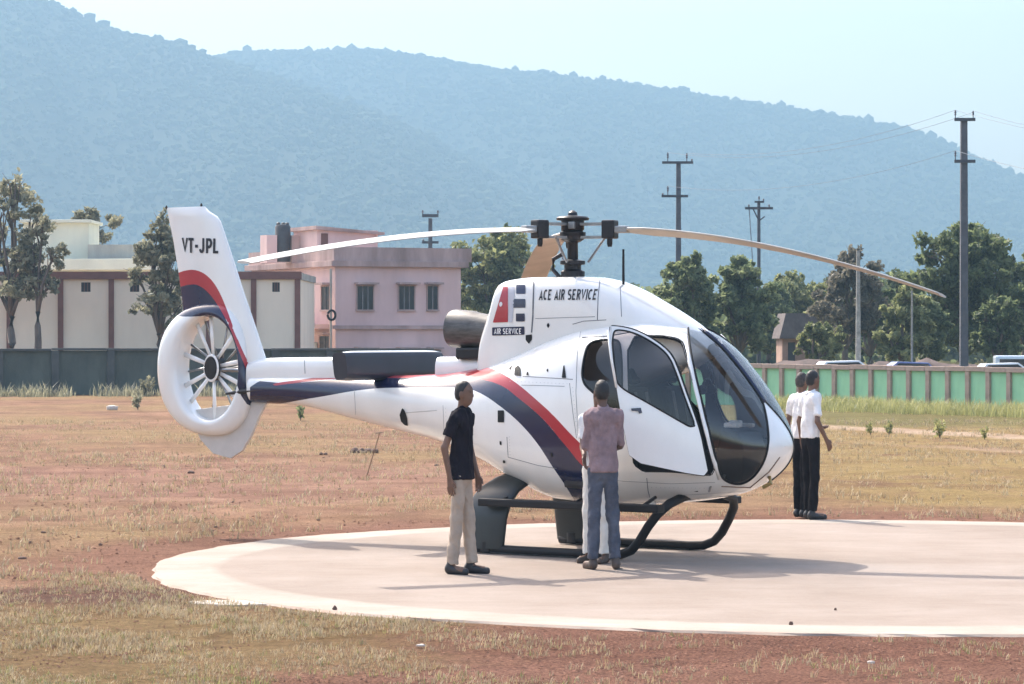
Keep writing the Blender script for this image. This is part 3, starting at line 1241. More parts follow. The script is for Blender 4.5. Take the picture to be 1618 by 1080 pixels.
TG = 'trees beyond the compound wall'
spec = [
    # name, trunk px, Y, px0, px1, py0, py1, lobes, leaf material, label, leaves, size, sparse
    ('broadleaf_tree', 1090, 112, 1045, 1135, 392, 575, 8, LEAF_MID, 'leafy tree just right of the double-arm pole above the helicopter nose', 5600, .19, .1),
    ('broadleaf_tree', 1168, 114, 1120, 1222, 402, 575, 8, LEAF_MID, 'leafy tree around the slim braced pole beside the hut', 5600, .19, .1),
    ('broadleaf_tree', 1250, 150, 1205, 1300, 428, 545, 7, LEAF_PALE, 'paler hazy tree rising behind the thatched hut', 3600, .22, .2),
    ('bare_topped_tree', 1335, 122, 1292, 1392, 380, 575, 8, LEAF_TWIG, 'tree with purplish bare twigs at its top left of the concrete post', 5200, .17, .2),
    ('broadleaf_tree', 1375, 128, 1335, 1420, 432, 580, 6, LEAF_DARK, 'dark green tree between the purplish tree and the bush', 4200, .19, .1),
    ('broadleaf_tree', 1425, 110, 1385, 1472, 442, 585, 7, LEAF_PALE, 'light green bushy tree under the tip of the right rotor blade', 4200, .18, .15),
    ('broadleaf_tree', 1520, 116, 1446, 1606, 342, 570, 13, LEAF_DARK, 'big dense dark green tree behind the tall electric pole', 12500, .20, .05),
    ('broadleaf_tree', 1618, 124, 1580, 1668, 385, 570, 8, LEAF_DARK, 'green tree at the far right edge of the picture', 4600, .20, .1),
    ('broadleaf_tree', 1290, 108, 1262, 1330, 505, 580, 4, LEAF_PALE, 'low pale shrub-like tree right of the thatched hut', 1800, .17, .2),
    ('broadleaf_tree', 788, 136, 722, 852, 358, 560, 10, LEAF_PALE, 'pale green tree between the pink house and the rotor mast', 8000, .22, .1),
    ('broadleaf_tree', 1052, 118, 1020, 1085, 440, 570, 5, LEAF_MID, 'small tree peeping over the helicopter roof left of the double-arm pole', 2600, .18, .15),
    ('dusty_tree', 18, 109, -45, 80, 265, 520, 9, LEAF_DRY, 'tall dusty tree at the left edge before the shed', 2700, .16, .5),
    ('dusty_tree', 60, 108, 28, 100, 335, 490, 6, LEAF_DRY, 'slender dusty tree with thin trunk in front of the shed', 900, .15, .55),
    ('dusty_tree', 252, 108, 200, 300, 328, 545, 9, LEAF_DRY, 'dusty olive tree directly left of the tail fin', 2500, .16, .45),
    ('dusty_tree', 152, 134, 95, 180, 322, 400, 4, LEAF_DRY, 'dark tree top showing behind the cream rooftop room', 1500, .18, .3),
    ('broadleaf_tree', 1215, 138, 1180, 1262, 440, 575, 7, LEAF_MID, 'green tree half hidden between the slim pole and the hut', 3600, .19, .1),
    ('broadleaf_tree', 1310, 142, 1270, 1350, 425, 575, 7, LEAF_PALE, 'green tree just behind the right side of the hut', 3600, .19, .1),
    ('broadleaf_tree', 1405, 136, 1372, 1455, 418, 575, 7, LEAF_MID, 'green tree standing behind the plain concrete post', 3800, .19, .1),
    ('broadleaf_tree', 1468, 112, 1438, 1500, 470, 580, 5, LEAF_MID, 'bushy green tree left of the tall electric pole', 2600, .18, .1),
    ('broadleaf_tree', 1575, 110, 1538, 1612, 460, 580, 6, LEAF_DARK, 'low dark tree right of the tall electric pole', 3000, .18, .1),
]
for i, (nm, tpx_, Y, a, b_, c_, d_, nl, lm, lab, nleaf, sz, sp) in enumerate(spec):
    x = PX(tpx_, Y)
    tree(nm, x, Y, 0, lobes_in(a, b_, c_, d_, x, Y, nl, 20 + i), lm, lab, 50 + i, int(nleaf * 1.7), sz * .78, trunk_r=.11 + .0005 * (b_ - a),
         sparse=sp, group=TG if tpx_ > 700 else 'trees by the shed')

# distant mass of trees closing the horizon
rng = np.random.RandomState(77)
pts = []
for i in range(170):
    Y = rng.uniform(190, 330)
    px = rng.uniform(640, 1760)
    top = 478 + 26 * math.sin(px / 60) + 14 * math.sin(px / 23) + rng.uniform(-8, 10)
    z1 = PZ(top, Y)
    w = rng.uniform(2.0, 4.0)
    q = rng.normal(size=(150, 3))
    q /= np.linalg.norm(q, axis=1, keepdims=True)
    q *= rng.uniform(.3, 1, (150, 1)) ** .5
    pts.append(q * [w, w, z1 * .5] + [PX(px, Y), Y, z1 * .5])
V, F = leaves(np.vstack(pts), .75, rng, 1.4)
tag(meshobj('distant_trees', V, F, LEAF_DARK), 'far belt of trees closing the horizon beyond the hut', 'trees', kind='stuff')

# ------------------------------------------------------------------ grass, weeds, stones
M_STRAW = leaf_mat('dry_grass', (.52, .41, .25), (.27, .195, .11), .3, 2.0)
M_GRASSG = leaf_mat('green_grass', (.33, .31, .13), (.16, .155, .065), .4, 1.2)
M_WEED = leaf_mat('fence_weeds', (.46, .44, .19), (.22, .23, .085), .4, 1.0)


def snoise(x, y, f, s=0):
    return (math.sin(x * f + s) * math.cos(y * f * 1.3 - s) + .6 * math.sin(x * f * 2.3 + y * f * 1.1 + 2 * s) + .4 * math.sin(y * f * 3.7 - x * f * 2.9 + s)) / 2


def blades(pts, name, m, label, nb, hmin, hmax, wid, seed):
    rng = np.random.RandomState(seed)
    P_ = np.repeat(np.array(pts), nb, 0)
    n = len(P_)
    sc = np.repeat(rng.uniform(.6, 1.3, len(pts)), nb)
    h = rng.uniform(hmin, hmax, n) * sc
    az = rng.uniform(0, 2 * math.pi, n)
    ln = rng.uniform(.15, .9, n) * h
    base = P_ + np.stack([rng.normal(0, hmax * .35, n), rng.normal(0, hmax * .35, n), np.zeros(n)], 1)
    wv = np.stack([-np.sin(az), np.cos(az), np.zeros(n)], 1) * (wid * rng.uniform(.6, 1.3, n))[:, None]
    tip = base + np.stack([np.cos(az) * ln, np.sin(az) * ln, h], 1)
    md = base + np.stack([np.cos(az) * ln * .35, np.sin(az) * ln * .35, h * .6], 1)
    V = np.stack([base - wv, base + wv, md + wv * .7, md - wv * .7, tip], 1).reshape(-1, 3)
    i = np.arange(n) * 5
    F = np.concatenate([np.stack([i, i + 1, i + 2], 1), np.stack([i, i + 2, i + 3], 1), np.stack([i + 3, i + 2, i + 4], 1)])
    o = meshobj(name, V, F, m)
    tag(o, label, 'grass', kind='stuff')


rng = np.random.RandomState(5)


def outside_pad(x, y, e=.12):
    return math.hypot(x - PADC[0], y - PADC[1]) > PADR + e


pts_s, pts_g = [], []
while len(pts_s) < 5200:
    y = 17.3 + 9.5 * rng.rand() ** 1.3
    x = rng.uniform(-1.08, 1.08) * y * .1735
    if not outside_pad(x, y):
        continue
    left = 1 / (1 + math.exp((x + .7 + .9 * snoise(x, y, 1.1)) * 2.2))
    dens = (.07 + .55 * left) * max(0, .35 + 1.0 * snoise(x, y, 1.9, 1))
    dens += .55 * max(0, 1 - abs(math.hypot(x - PADC[0], y - PADC[1]) - PADR - .25) / .3) * (x < -.6)
    if rng.rand() < dens:
        (pts_g if rng.rand() < .12 + .25 * left * (y < 19.2) else pts_s).append((x, y, -.022))
blades(pts_s, 'dry_grass', M_STRAW, 'short dry straw-coloured grass in the foreground', 6, .015, .05, .0035, 1)
blades(pts_g, 'green_grass', M_GRASSG, 'greener short grass mixed in at lower left', 6, .015, .05, .0035, 2)
pts = []
while len(pts) < 5200:
    y = 26 + 48 * rng.rand()
    x = rng.uniform(-1.05, 1.05) * y * .1735
    if not outside_pad(x, y, .5):
        continue
    if rng.rand() < .30 + .55 * snoise(x, y, .55, 2):
        pts.append((x, y, -.022))
blades(pts, 'dry_grass_tufts', M_STRAW, 'sparse dry grass tufts across the field', 6, .03, .10, .007, 3)
# weeds at the foot of the walls
pts = []
while len(pts) < 2600:
    t = rng.rand() * 1.02
    p = fB.lerp(fA, t)
    off = -.3 - abs(rng.normal(0, 1.6))
    px_ = 809 + 4670 * p.x / p.y
    if rng.rand() < .5 + .5 * snoise(p.x, p.y, 1.3):
        pts.append((p.x + rng.uniform(-.3, .3), p.y + off, -.022))
blades(pts, 'wall_weeds', M_WEED, 'tall yellow-green weeds along the foot of the green wall', 8, .10, .40, .009, 4)
pts = []
for i in range(330):
    px_ = rng.uniform(-20, 640)
    if snoise(px_ / 30, 0, 1.1) < -.25:
        continue
    Y = 103 - abs(rng.normal(0, .8))
    pts.append((PX(px_, Y), Y, -.05))
blades(pts, 'wall_weeds', LEAF_DRY, 'dusty low weeds along the foot of the dark wall', 10, .15, .5, .02, 6)


def weed(x, y, h, n, seed, m, label, group):
    rng = np.random.RandomState(seed)
    root = empty('weed_plant', (x, y, -.022))
    mb = MB()
    pts = []
    for i in range(n):
        a = rng.uniform(0, 6.28)
        e = Vector((math.cos(a) * h * .45 * rng.uniform(.3, 1), math.sin(a) * h * .45, h * rng.uniform(.6, 1)))
        mb.tube([(0, 0, 0), e * .5 + Vector((0, 0, h * .12)), e], [h * .018, h * .012, h * .005], 5)
        for k in range(14):
            pts.append(e * rng.uniform(.3, 1.02) + Vector(rng.normal(0, h * .06, 3)))
    mb.build('stem', M_BARK, root)
    V, F = leaves(np.array(pts), h * .14, rng)
    meshobj('foliage', V, F, m, root)
    tag(root, label, 'plant', group)


for i, (px_, py_, h, lab) in enumerate((
        (97, 612, .8, 'dry weed at the dark wall, left of the tail'),
        (117, 614, .9, 'tallest dry weed at the dark wall, left of the tail'),
        (232, 622, .7, 'dark weed at the wall just left of the fan shroud'),
        (218, 642, .45, 'small brown weed in the field left of the fan shroud'),
        (475, 660, .4, 'low green weed below the tail boom'),
        (712, 0, 0, ''), (1545, 0, 0, ''))):
    if h:
        Y = 10087 / (py_ - 527 + 4)
        weed(PX(px_, Y), Y, h, 9, 90 + i, LEAF_DRY if i != 4 else LEAF_MID, lab, 'field weeds')
for i, (px_, py_, h, lab) in enumerate((
        (1376, 683, .3, 'leftmost weed on the pale track before the green wall'),
        (1405, 683, .33, 'second weed from the left on the pale track'),
        (1485, 687, .42, 'tallest weed on the pale track before the green wall'),
        (1556, 690, .28, 'rightmost weed beside the pale track'))):
    Y = 10087 / (py_ - 527 + 3)
    weed(PX(px_, Y), Y, h, 8, 120 + i, M_WEED, lab, 'track weeds')


def clod(name, px_, py_, w, h, m, label, cat, seed, n=1, group=None, z=-.018):
    rng = np.random.RandomState(seed)
    Y = 10087 / (py_ - 527)
    bm = bmesh.new()
    for k in range(n):
        r = bmesh.ops.create_icosphere(bm, subdivisions=2, radius=1)
        ox = (k - (n - 1) / 2) * w * .8 / max(n, 1) * 1.6
        s = rng.uniform(.7, 1.1)
        ph = rng.uniform(0, 6, 3)
        for v in r['verts']:
            d = 1 + .2 * math.sin(v.co.x * 4 + ph[0]) * math.cos(v.co.y * 5 + ph[1]) + .12 * math.sin(v.co.z * 7 + ph[2])
            v.co = Vector((v.co.x * d * w * .5 * s / (n ** .5) + ox, v.co.y * d * w * .4 * s, max(v.co.z * d, -.3) * h * .7 * s + h * .2))
    me = bpy.data.meshes.new(name)
    bm.to_mesh(me)
    bm.free()
    o = link(name, me, None, [m], True)
    o.location = (PX(px_, Y), Y, z)
    tag(o, label, cat, group)


M_CLOD = mat('dark_clod', (.15, .09, .068), .95, var=.3, scale=14, bump=.4)
M_STONE = mat('pale_stone', (.55, .48, .42), .9, var=.15, scale=14, bump=.3)
clod('earth_clod', 576, 714, .38, .12, M_CLOD, 'long dark clod of earth under the tail boom', 'clod', 1, 4)
clod('earth_clod', 511, 717, .12, .06, M_CLOD, 'small dark clod left of the long one under the boom', 'clod', 2, 2)
clod('earth_clod', 302, 746, .12, .055, M_CLOD, 'dark clod in the field below the fan shroud', 'clod', 3)
clod('earth_clod', 35, 881, .08, .035, M_CLOD, 'dark clod in the straw at the left edge', 'clod', 4)
clod('earth_clod', 690, 735, .10, .06, M_CLOD, 'brown clod just left of the man in black', 'clod', 5)
clod('earth_clod', 536, 773, .09, .05, M_CLOD, 'tiny clod in the field left of the aft skid', 'clod', 9)
clod('pebble', 529, 963, .035, .035, M_CLOD, 'dark pebble on the pale rim at the left front of the pad', 'pebble', 6, z=0)
clod('pebble', 1320, 964, .03, .03, M_CLOD, 'dark pebble on the pad at right, away from the edge', 'pebble', 7, z=0)
clod('pebble', 1250, 987, .03, .03, M_CLOD, 'dark pebble near the front rim of the pad at right', 'pebble', 8, z=0)
clod('pale_stone', 177, 646, .35, .16, M_STONE, 'pale stone lying in the field left of the tail', 'stone', 10)
clod('pale_stone', 1376, 1044, .07, .03, M_STONE, 'small pale stone in the gravel at lower right', 'stone', 11)
clod('pale_stone', 665, 1017, .09, .025, M_STONE, 'flat pale stone in the gravel below the man in black', 'stone', 12)
for i in range(26):
    rng = np.random.RandomState(300 + i)
    a = rng.uniform(0, 1)
    px_, py_ = rng.uniform(0, 620), rng.uniform(650, 860)
    Y = 10087 / (py_ - 527)
    if not outside_pad(PX(px_, Y), Y, .3):
        continue
    clod('earth_lump', px_, py_, rng.uniform(.03, .06), rng.uniform(.015, .03), M_CLOD, 'little dark lump of earth strewn in the field left of the pad', 'clod', 300 + i, group='lumps of earth in the field')

def litter(name, n, y0, y1, s0, s1, m, label, seed, pw=1.2):
    rng = np.random.RandomState(seed)
    o8 = np.array([(1, 0, 0), (-1, 0, 0), (0, 1, 0), (0, -1, 0), (0, 0, 1), (0, 0, -.4)], float)
    f8 = np.array([(0, 2, 4), (2, 1, 4), (1, 3, 4), (3, 0, 4), (2, 0, 5), (1, 2, 5), (3, 1, 5), (0, 3, 5)])
    Vs_, Fs_ = [], []
    k = 0
    while k < n:
        y = y0 + (y1 - y0) * rng.rand() ** pw
        x = rng.uniform(-1.06, 1.06) * y * .1735
        if not outside_pad(x, y, .05) or rng.rand() > .5 + .6 * snoise(x, y, .9, 3):
            continue
        s = s0 + (s1 - s0) * rng.rand() ** 2.5
        v = o8 * rng.uniform(.5, 1.2, (6, 1)) * [s, s, s * .6]
        a = rng.uniform(0, 6.28)
        v = v @ np.array([(math.cos(a), math.sin(a), 0), (-math.sin(a), math.cos(a), 0), (0, 0, 1)])
        Vs_.append(v + [x, y, -.016])
        Fs_.append(f8 + 6 * k)
        k += 1
    tag(meshobj(name, np.vstack(Vs_), np.vstack(Fs_), m), label, 'gravel', kind='stuff')


M_GRAVEL = mat('gravel_bits', (.33, .185, .125), .95, color2=(.12, .06, .042), scale=3.0, spec=.05)
litter('gravel', 7000, 17.2, 24.5, .005, .017, M_GRAVEL, 'reddish gravel and crumbs of earth in the foreground', 41)
litter('field_crumbs', 5000, 24.5, 60, .010, .032, M_GRAVEL, 'crumbs of earth scattered over the field', 42, 1.6)

# leaning stake below the boom
mb = MB()
p0, p1 = P(577, 752, 10087 / (752 - 527)), P(600, 684, 44.0)
mb.tube([p0 - Vector((0, 0, .08)), p1], .008, 6).tube([p1 + Vector((-.06, 0, 0)), p1 + Vector((.06, 0, .01))], .009, 6)
tag(mb.build('wooden_stake', mat('stake_wood', (.30, .22, .15), .9)), 'thin leaning stake with a short cross piece under the tail boom', 'stake')

# ------------------------------------------------------------------ electric poles and wires
M_CONC = mat('pole_concrete', (.10, .10, .115), .9, var=.15, scale=3)
M_IRON = mat('pole_iron', (.055, .06, .075), .6, var=.15)
M_PORC = mat('insulator', (.10, .10, .12), .3)


def pole(name, px_, Y, ytop, w0, w1, arms, label, braces=(), single=False, yb=None, m=M_CONC, lean=0):
    x = PX(px_, Y)
    root = empty(name, (x, Y, gz(x, Y)))
    zt = PZ(ytop, Y)
    s = Y / FPX
    if single:
        MB().tube([(0, 0, -.3), (lean, 0, zt)], [w0 * s / 2, w1 * s / 2], 10).build('pole', m, root, True)
    else:
        mb = MB()
        n = 1
        b0, b1 = w0 * s / 2, w1 * s / 2
        mb.add([(-b0, -b0, -.3), (b0, -b0, -.3), (b0, b0, -.3), (-b0, b0, -.3), (-b1, -b1, zt), (b1, -b1, zt), (b1, b1, zt), (-b1, b1, zt)],
               [(0, 3, 2, 1), (4, 5, 6, 7), (0, 1, 5, 4), (1, 2, 6, 5), (2, 3, 7, 6), (3, 0, 4, 7)])
        mb.build('pole', m, root)
    tips = []
    for (ya, xl, xr, th, ins) in arms:
        z = PZ(ya, Y)
        a = MB().box(xl * s, xr * s, -.07 - w1 * s / 2, -.002 - w1 * s / 2, z - th * s / 2, z + th * s / 2).build('cross_arm', M_IRON, root)
        for (xi, hi) in ins:
            t = MB()
            t.tube([(xi * s, -.08, z), (xi * s, -.08, z + hi * s)], .8 * s, 6)
            t.lathe([(1.0 * s, z + hi * s * .45), (1.9 * s, z + hi * s * .55), (1.0 * s, z + hi * s * .65), (1.9 * s, z + hi * s * .75), (.8 * s, z + hi * s)], 8, c=(xi * s, -.08, 0))
            t.build('insulator', M_PORC, a)
            tips.append(root.location + Vector((xi * s, -.08, z + hi * s)))
    for (x0, y0, x1, y1) in braces:
        MB().tube([(x0 * s, -.1, PZ(y0, Y)), (x1 * s, -.1, PZ(y1, Y))], 1.1 * s, 6).build('brace', M_IRON, root)
    tag(root, label, 'electric pole', 'electric poles')
    return tips


t1 = pole('electric_pole', 1523, 97, 189, 13, 10, [(188, -16, 17, 5, [(-14, 15), (14, 14)]), (254, -16, 17, 5, [(-14, 17)])], 'tall dark electric pole with two cross arms in front of the big tree')
t2 = pole('electric_pole', 1072, 122, 256, 10, 7, [(256, -26, 23, 4, [(-17, 16), (13, 15), (21, 6)]), (309, -27, 15, 4, [(-17, 16), (-25, 5)])], 'electric pole with two cross arms above the helicopter windshield')
t3 = pole('electric_pole', 1199, 116, 317, 7, 5, [(328, -22, 22, 4, [(-16, 6), (16, 6)]), (318, -7, 8, 3, [(7, 5), (0, 9)])], 'slim electric pole with braced cross arm among the trees', [(-9, 330, 0, 348), (9, 341, 0, 348)], True)
t4 = pole('electric_pole', 680, 150, 344, 8, 6, [(340, -13, 13, 5, [(-12, 9), (12, 9)]), (382, -13, 13, 4, [(-11, 5)])], 'electric pole with double arms behind the roof of the pink house')
pole('concrete_post', 1356, 100, 395, 9, 5, [], 'plain tapering concrete post with no arms under the right blade', m=mat('post_concrete', (.30, .285, .26), .9, var=.2), lean=.1)
pole('concrete_post', 1441, 102, 458, 4, 3, [], 'thin plain post beneath the right rotor blade tip', single=True, m=mat('post_concrete2', (.26, .25, .23), .9))


def wire(a, b, sag, label, rad=.0065):
    pts = [a.lerp(b, t) - Vector((0, 0, sag * 4 * t * (1 - t))) for t in np.linspace(0, 1, 25)]
    tag(MB().tube(pts, rad, 5).build('power_line', mat('wire', (.22, .24, .27), .6)), label, 'wire', 'overhead power lines')


wire(t2[1], t1[0], .55, 'upper power line between the two double-arm poles, left insulator')
wire(t2[0], t1[1] + Vector((0, 0, -.05)), .7, 'upper power line between the two double-arm poles, right insulator')
wire(t2[3], t1[2], .6, 'lower power line between the two double-arm poles')
wire(t1[0], Vector((PX(1900, 80), 80, PZ(235, 80))), .25, 'upper power line leaving the tall pole to the right')
wire(t1[1], Vector((PX(1930, 82), 82, PZ(232, 82))), .3, 'second upper power line leaving the tall pole to the right')
wire(t1[2], Vector((PX(1900, 80), 80, PZ(300, 80))), .25, 'lower power line leaving the tall pole to the right')
wire(t3[0], Vector((PX(1196, 116), 116.3, PZ(505, 116))), .0, 'stay wire running down beside the slim braced pole', .02)


# ------------------------------------------------------------------ vehicles beyond the wall
def car(x, y, rz, body_m, label, s=1.0):
    root = empty('parked_car', (x, y, gz(x, y)), rz)
    prof = [(-1.6, .35), (-1.65, .72), (-1.5, .92), (-1.05, 1.0), (-.75, 1.32), (.45, 1.36), (.95, 1.0), (1.55, .88), (1.66, .6), (1.62, .35)]
    V, F = [], []
    ws = [.6, .66, .66, .64, .52, .52, .62, .62, .62, .58]
    n = len(prof)
    MB_ = MB()
    for sgn in (-1, 1):
        for (p, w) in zip(prof, ws):
            V.append((p[0] * s, sgn * w * s, p[1] * s))
    F = [tuple(range(n)), tuple(reversed(range(n, 2 * n)))] + [(i, i + n, (i + 1) % n + n, (i + 1) % n) for i in range(n)]
    MB_.add(V, F)
    MB_.build('body', body_m, root, bevel=.03)
    for sgn in (-1, 1):
        MB().prism([(-.95 * s, 1.02 * s), (-.7 * s, 1.27 * s), (.4 * s, 1.3 * s), (.8 * s, 1.02 * s)], 'y', sgn * .645 * s, sgn * .60 * s).build('side_window', M_WGLASS, root)
        for xx in (-1.0, 1.02):
            w_ = MB().lathe([(.28 * s, -.09 * s), (.3 * s, -.05 * s), (.3 * s, .05 * s), (.28 * s, .09 * s)], 18, 'y', (xx * s, sgn * .56 * s, .3 * s)).build('wheel', M_BLACK, root, True)
            MB().lathe([(.17 * s, -.1 * s), (.17 * s, .1 * s)], 14, 'y', (xx * s, sgn * .56 * s, .3 * s)).build('rim', M_STEEL, w_, True)
    tag(root, label, 'car', 'cars parked beyond the green wall')


M_CARW = mat('car_white', (.75, .75, .73), .3, var=.03, coat=.5)
M_CARB = mat('car_blue', (.10, .13, .30), .3, var=.05, coat=.5)
car(PX(1332, 99), 99, R(8), M_CARW, 'white car whose roof shows over the wall right of the two white-shirted men', .95)
car(PX(1432, 102), 102, R(185), M_CARB, 'blue car half hidden behind the wall under the light green bush', .9)
car(PX(1585, 98), 98, R(4), M_CARW, 'white car behind the wall at the foot of the tall pole', .9)
root = empty('parked_van', (PX(1612, 103), 103, gz(0, 0)), R(-6))
MB().box(-.9, 2.6, -.7, .7, .3, 1.42).build('body', mat('van_pale_blue', (.55, .64, .72), .35, var=.04, coat=.4), root, bevel=.08)
MB().box(-.75, 2.3, -.72, -.69, 1.0, 1.3).build('side_window', M_WGLASS, root)
for xx in (-.3, 1.9):
    MB().lathe([(.28, -.08), (.3, 0), (.28, .08)], 16, 'y', (xx, -.64, .28)).build('wheel', M_BLACK, root, True)
tag(root, 'pale blue van beyond the wall at the right edge', 'van')

# ================================================================== HELICOPTER
TH = R(35)
HX, HY = 0.604, 29.4
hc, hs = math.cos(TH), math.sin(TH)
heli = empty('helicopter', (HX, HY, 0), -TH)
tag(heli, 'white light helicopter with red and navy stripe parked on the round pad, cabin door open', 'helicopter')
HCAM = Vector((-HX * hc + HY * hs, -(HX * hs + HY * hc), CAMH))     # camera in the helicopter's own frame (x nose, y port, z up)


def loc(px, py, v):
    """photo pixel -> helicopter frame at lateral distance v to starboard: (u, z)"""
    k = (px - CX) / FPX
    u = (k * HY - HX + v * (hs - k * hc)) / (hc + k * hs)
    Y = HY - u * hs - v * hc
    return u, CAMH - (py - YH) * Y / FPX


def hp(px, py, v):
    u, z = loc(px, py, v)
    return Vector((u, -v, z))


def pix(V):
    """helicopter-frame points, folded onto the starboard side, -> photo pixels"""
    V = np.asarray(V, float)
    v = np.abs(V[:, 1])
    X = HX + V[:, 0] * hc - v * hs
    Y = HY - V[:, 0] * hs - v * hc
    return np.stack([CX + FPX * X / Y, YH + (CAMH - V[:, 2]) * FPX / Y], 1)


def front(V, N):
    V = np.asarray(V, float).copy()
    N = np.asarray(N, float).copy()
    s = np.where(V[:, 1] > 0, -1.0, 1.0)
    V[:, 1] *= s
    N[:, 1] *= s
    return ((np.array(HCAM) - V) * N).sum(1) / np.linalg.norm(np.array(HCAM) - V, axis=1)


def pcut(S, poly, new, only=(0,), smooth=2, extra=None, face=.02):
    V, N = S.arr()
    f = poly_sdf(pix(V), chaikin(poly, smooth) if smooth else poly)
    if extra is not None:
        f = np.minimum(f, extra(V))
    f = np.where(front(V, N) > face, f, -6.0)
    S.cut(f, new, only)


def hray(px, py, bvh):
    d = Vector(((px - CX) / FPX, 1, -(py - YH) / FPX))
    dl = Vector((d.x * hc - d.y * hs, (d.x * hs + d.y * hc), d.z))
    hit = bvh.ray_cast(HCAM, dl.normalized())
    return hit[0], hit[1]


def sections(st, us, na):
    st = np.array(st, float)
    cols = [interp(st[:, 0], st[:, i], us) for i in range(1, st.shape[1])]
    rows = []
    for i, u in enumerate(us):
        zt, zb, hw, zw, nt_, nb_ = [c[i] for c in cols]
        zm = zb + (zt - zb) * zw
        ring = []
        for k in range(na):
            t = 2 * math.pi * k / na
            ct, s_ = math.cos(t), math.sin(t)
            n = nt_ if s_ >= 0 else nb_
            y = math.copysign(abs(ct) ** (2 / n), ct) * hw
            z = abs(s_) ** (2 / n) * ((zt - zm) if s_ >= 0 else -(zm - zb)) + zm
            ring.append((u, y, z))
        rows.append(ring)
    return rows


# ---- fuselage pod and boom: u, top, bottom, half width, height of widest, exponents
FUS = [
    (-4.10, 1.72, 1.42, .150, .50, 2.2, 2.2),
    (-3.50, 1.72, 1.40, .175, .50, 2.2, 2.2),
    (-2.75, 1.72, 1.27, .235, .55, 2.2, 2.2),
    (-2.10, 1.73, 1.15, .330, .55, 2.2, 2.2),
    (-1.60, 1.75, 1.06, .430, .54, 2.3, 2.2),
    (-0.95, 1.84, .86, .600, .52, 2.4, 2.2),
    (-0.50, 1.97, .67, .700, .50, 2.5, 2.3),
    (0.00, 2.15, .51, .765, .48, 2.6, 2.5),
    (0.50, 2.27, .475, .785, .47, 2.6, 2.6),
    (1.00, 2.30, .50, .785, .46, 2.6, 2.6),
    (1.40, 2.235, .535, .770, .45, 2.5, 2.6),
    (1.65, 2.10, .57, .735, .45, 2.4, 2.5),
    (1.90, 1.865, .625, .665, .45, 2.35, 2.4),
    (2.10, 1.635, .71, .565, .45, 2.3, 2.3),
    (2.24, 1.445, .80, .455, .46, 2.2, 2.2),
    (2.33, 1.31, .885, .34, .47, 2.1, 2.1),
    (2.385, 1.21, .965, .22, .48, 2.0, 2.0),
    (2.412, 1.145, 1.03, .115, .49, 2.0, 2.0),
    (2.42, 1.092, 1.088, .004, .50, 2.0, 2.0)]
us = np.concatenate([np.linspace(-4.10, -.6, 60), np.linspace(-.55, 1.9, 66)[0:], 2.42 - .52 * (np.cos(np.linspace(0, math.pi / 2, 30)))[1:] ** 1.6])
us = np.unique(np.round(us, 4))
V, N, T = grid_surf(sections(FUS, us, 112))
S = Surf(V, N, T)
FBVH = BVHTree.FromPolygons([Vector(v) for v in V], [tuple(int(i) for i in t) for t in T])

WIND = [(1087, 524), (1091, 555), (1101, 600), (1113, 650), (1128, 712), (1139, 754), (1150, 762), (1170, 767), (1188, 757), (1203, 738), (1212, 716),
        (1215, 692), (1212, 664), (1207, 640), (1205, 630), (1290, 640), (1290, 480), (1120, 480), (1088, 510)]
REARW = [(966, 536), (942, 537), (931, 541), (925, 553), (921, 573), (919, 597), (923, 608), (936, 618), (950, 632), (974, 660), (983, 664), (983, 536)]
DOORWAY = [(990, 531), (1040, 529), (1077, 536), (1081, 552), (1094, 602), (1106, 652), (1121, 713), (1131, 750), (1100, 750), (1060, 746), (1002, 746), (996, 700), (992, 620)]
DWIN = [(997, 541), (1040, 537), (1071, 543), (1084, 600), (1098, 655), (1112, 705), (1060, 690), (1000, 668)]
pcut(S, WIND, 3, smooth=2, extra=lambda V: (np.abs(V[:, 1]) - .022) * 150, face=-.6)
pcut(S, REARW, 4)
pcut(S, DOORWAY, 5, smooth=1)
pcut(S, DWIN, 6, only=(5,), smooth=1)
RED = [(430, 606), (454, 602), (538, 591), (600, 589), (690, 583), (745, 580), (771, 579), (798, 592), (823, 610), (845, 629), (873, 654), (900, 684), (919, 702), (932, 720),
       (938, 745), (918, 735), (899, 710), (887, 696), (866, 670), (845, 649), (817, 627), (798, 611), (770, 600), (735, 596), (690, 596), (600, 597), (538, 597), (454, 606), (430, 610)]
NAVY = [(395, 600), (454, 606), (538, 598), (600, 597), (690, 596), (735, 596), (770, 600), (798, 611), (817, 627), (845, 649), (866, 670), (887, 696), (899, 710), (918, 735), (938, 745), (945, 800),
        (912, 800), (904, 784), (889, 760), (874, 739), (856, 710), (845, 695), (831, 678), (810, 657), (787, 639), (766, 624), (741, 613), (726, 612), (627, 612), (593, 613), (553, 618), (516, 625), (479, 631), (430, 640), (395, 645)]
pcut(S, NAVY, 2, smooth=1, face=-.35)
pcut(S, RED, 1, only=(0, 2), smooth=1, face=-.1)
fuse, _, _ = S.part('fuselage', [0, 1, 2], [M_WHITE, M_RED, M_NAVY], heli, matof={0: 0, 1: 1, 2: 2})
fd, Vd, Td = S.part('front_door', [5], [M_WHITE], heli, filt=lambda c: c[:, 1] > 0)
dw, Vw, Tw = S.part('door_window', [6], [M_GLASS], fd, filt=lambda c: c[:, 1] > 0)
seal(Vw, Tw, .010, M_BLACK, 'window_seal', fd)
seal(Vd, Td, .007, M_BLACK, 'door_seal', fd)
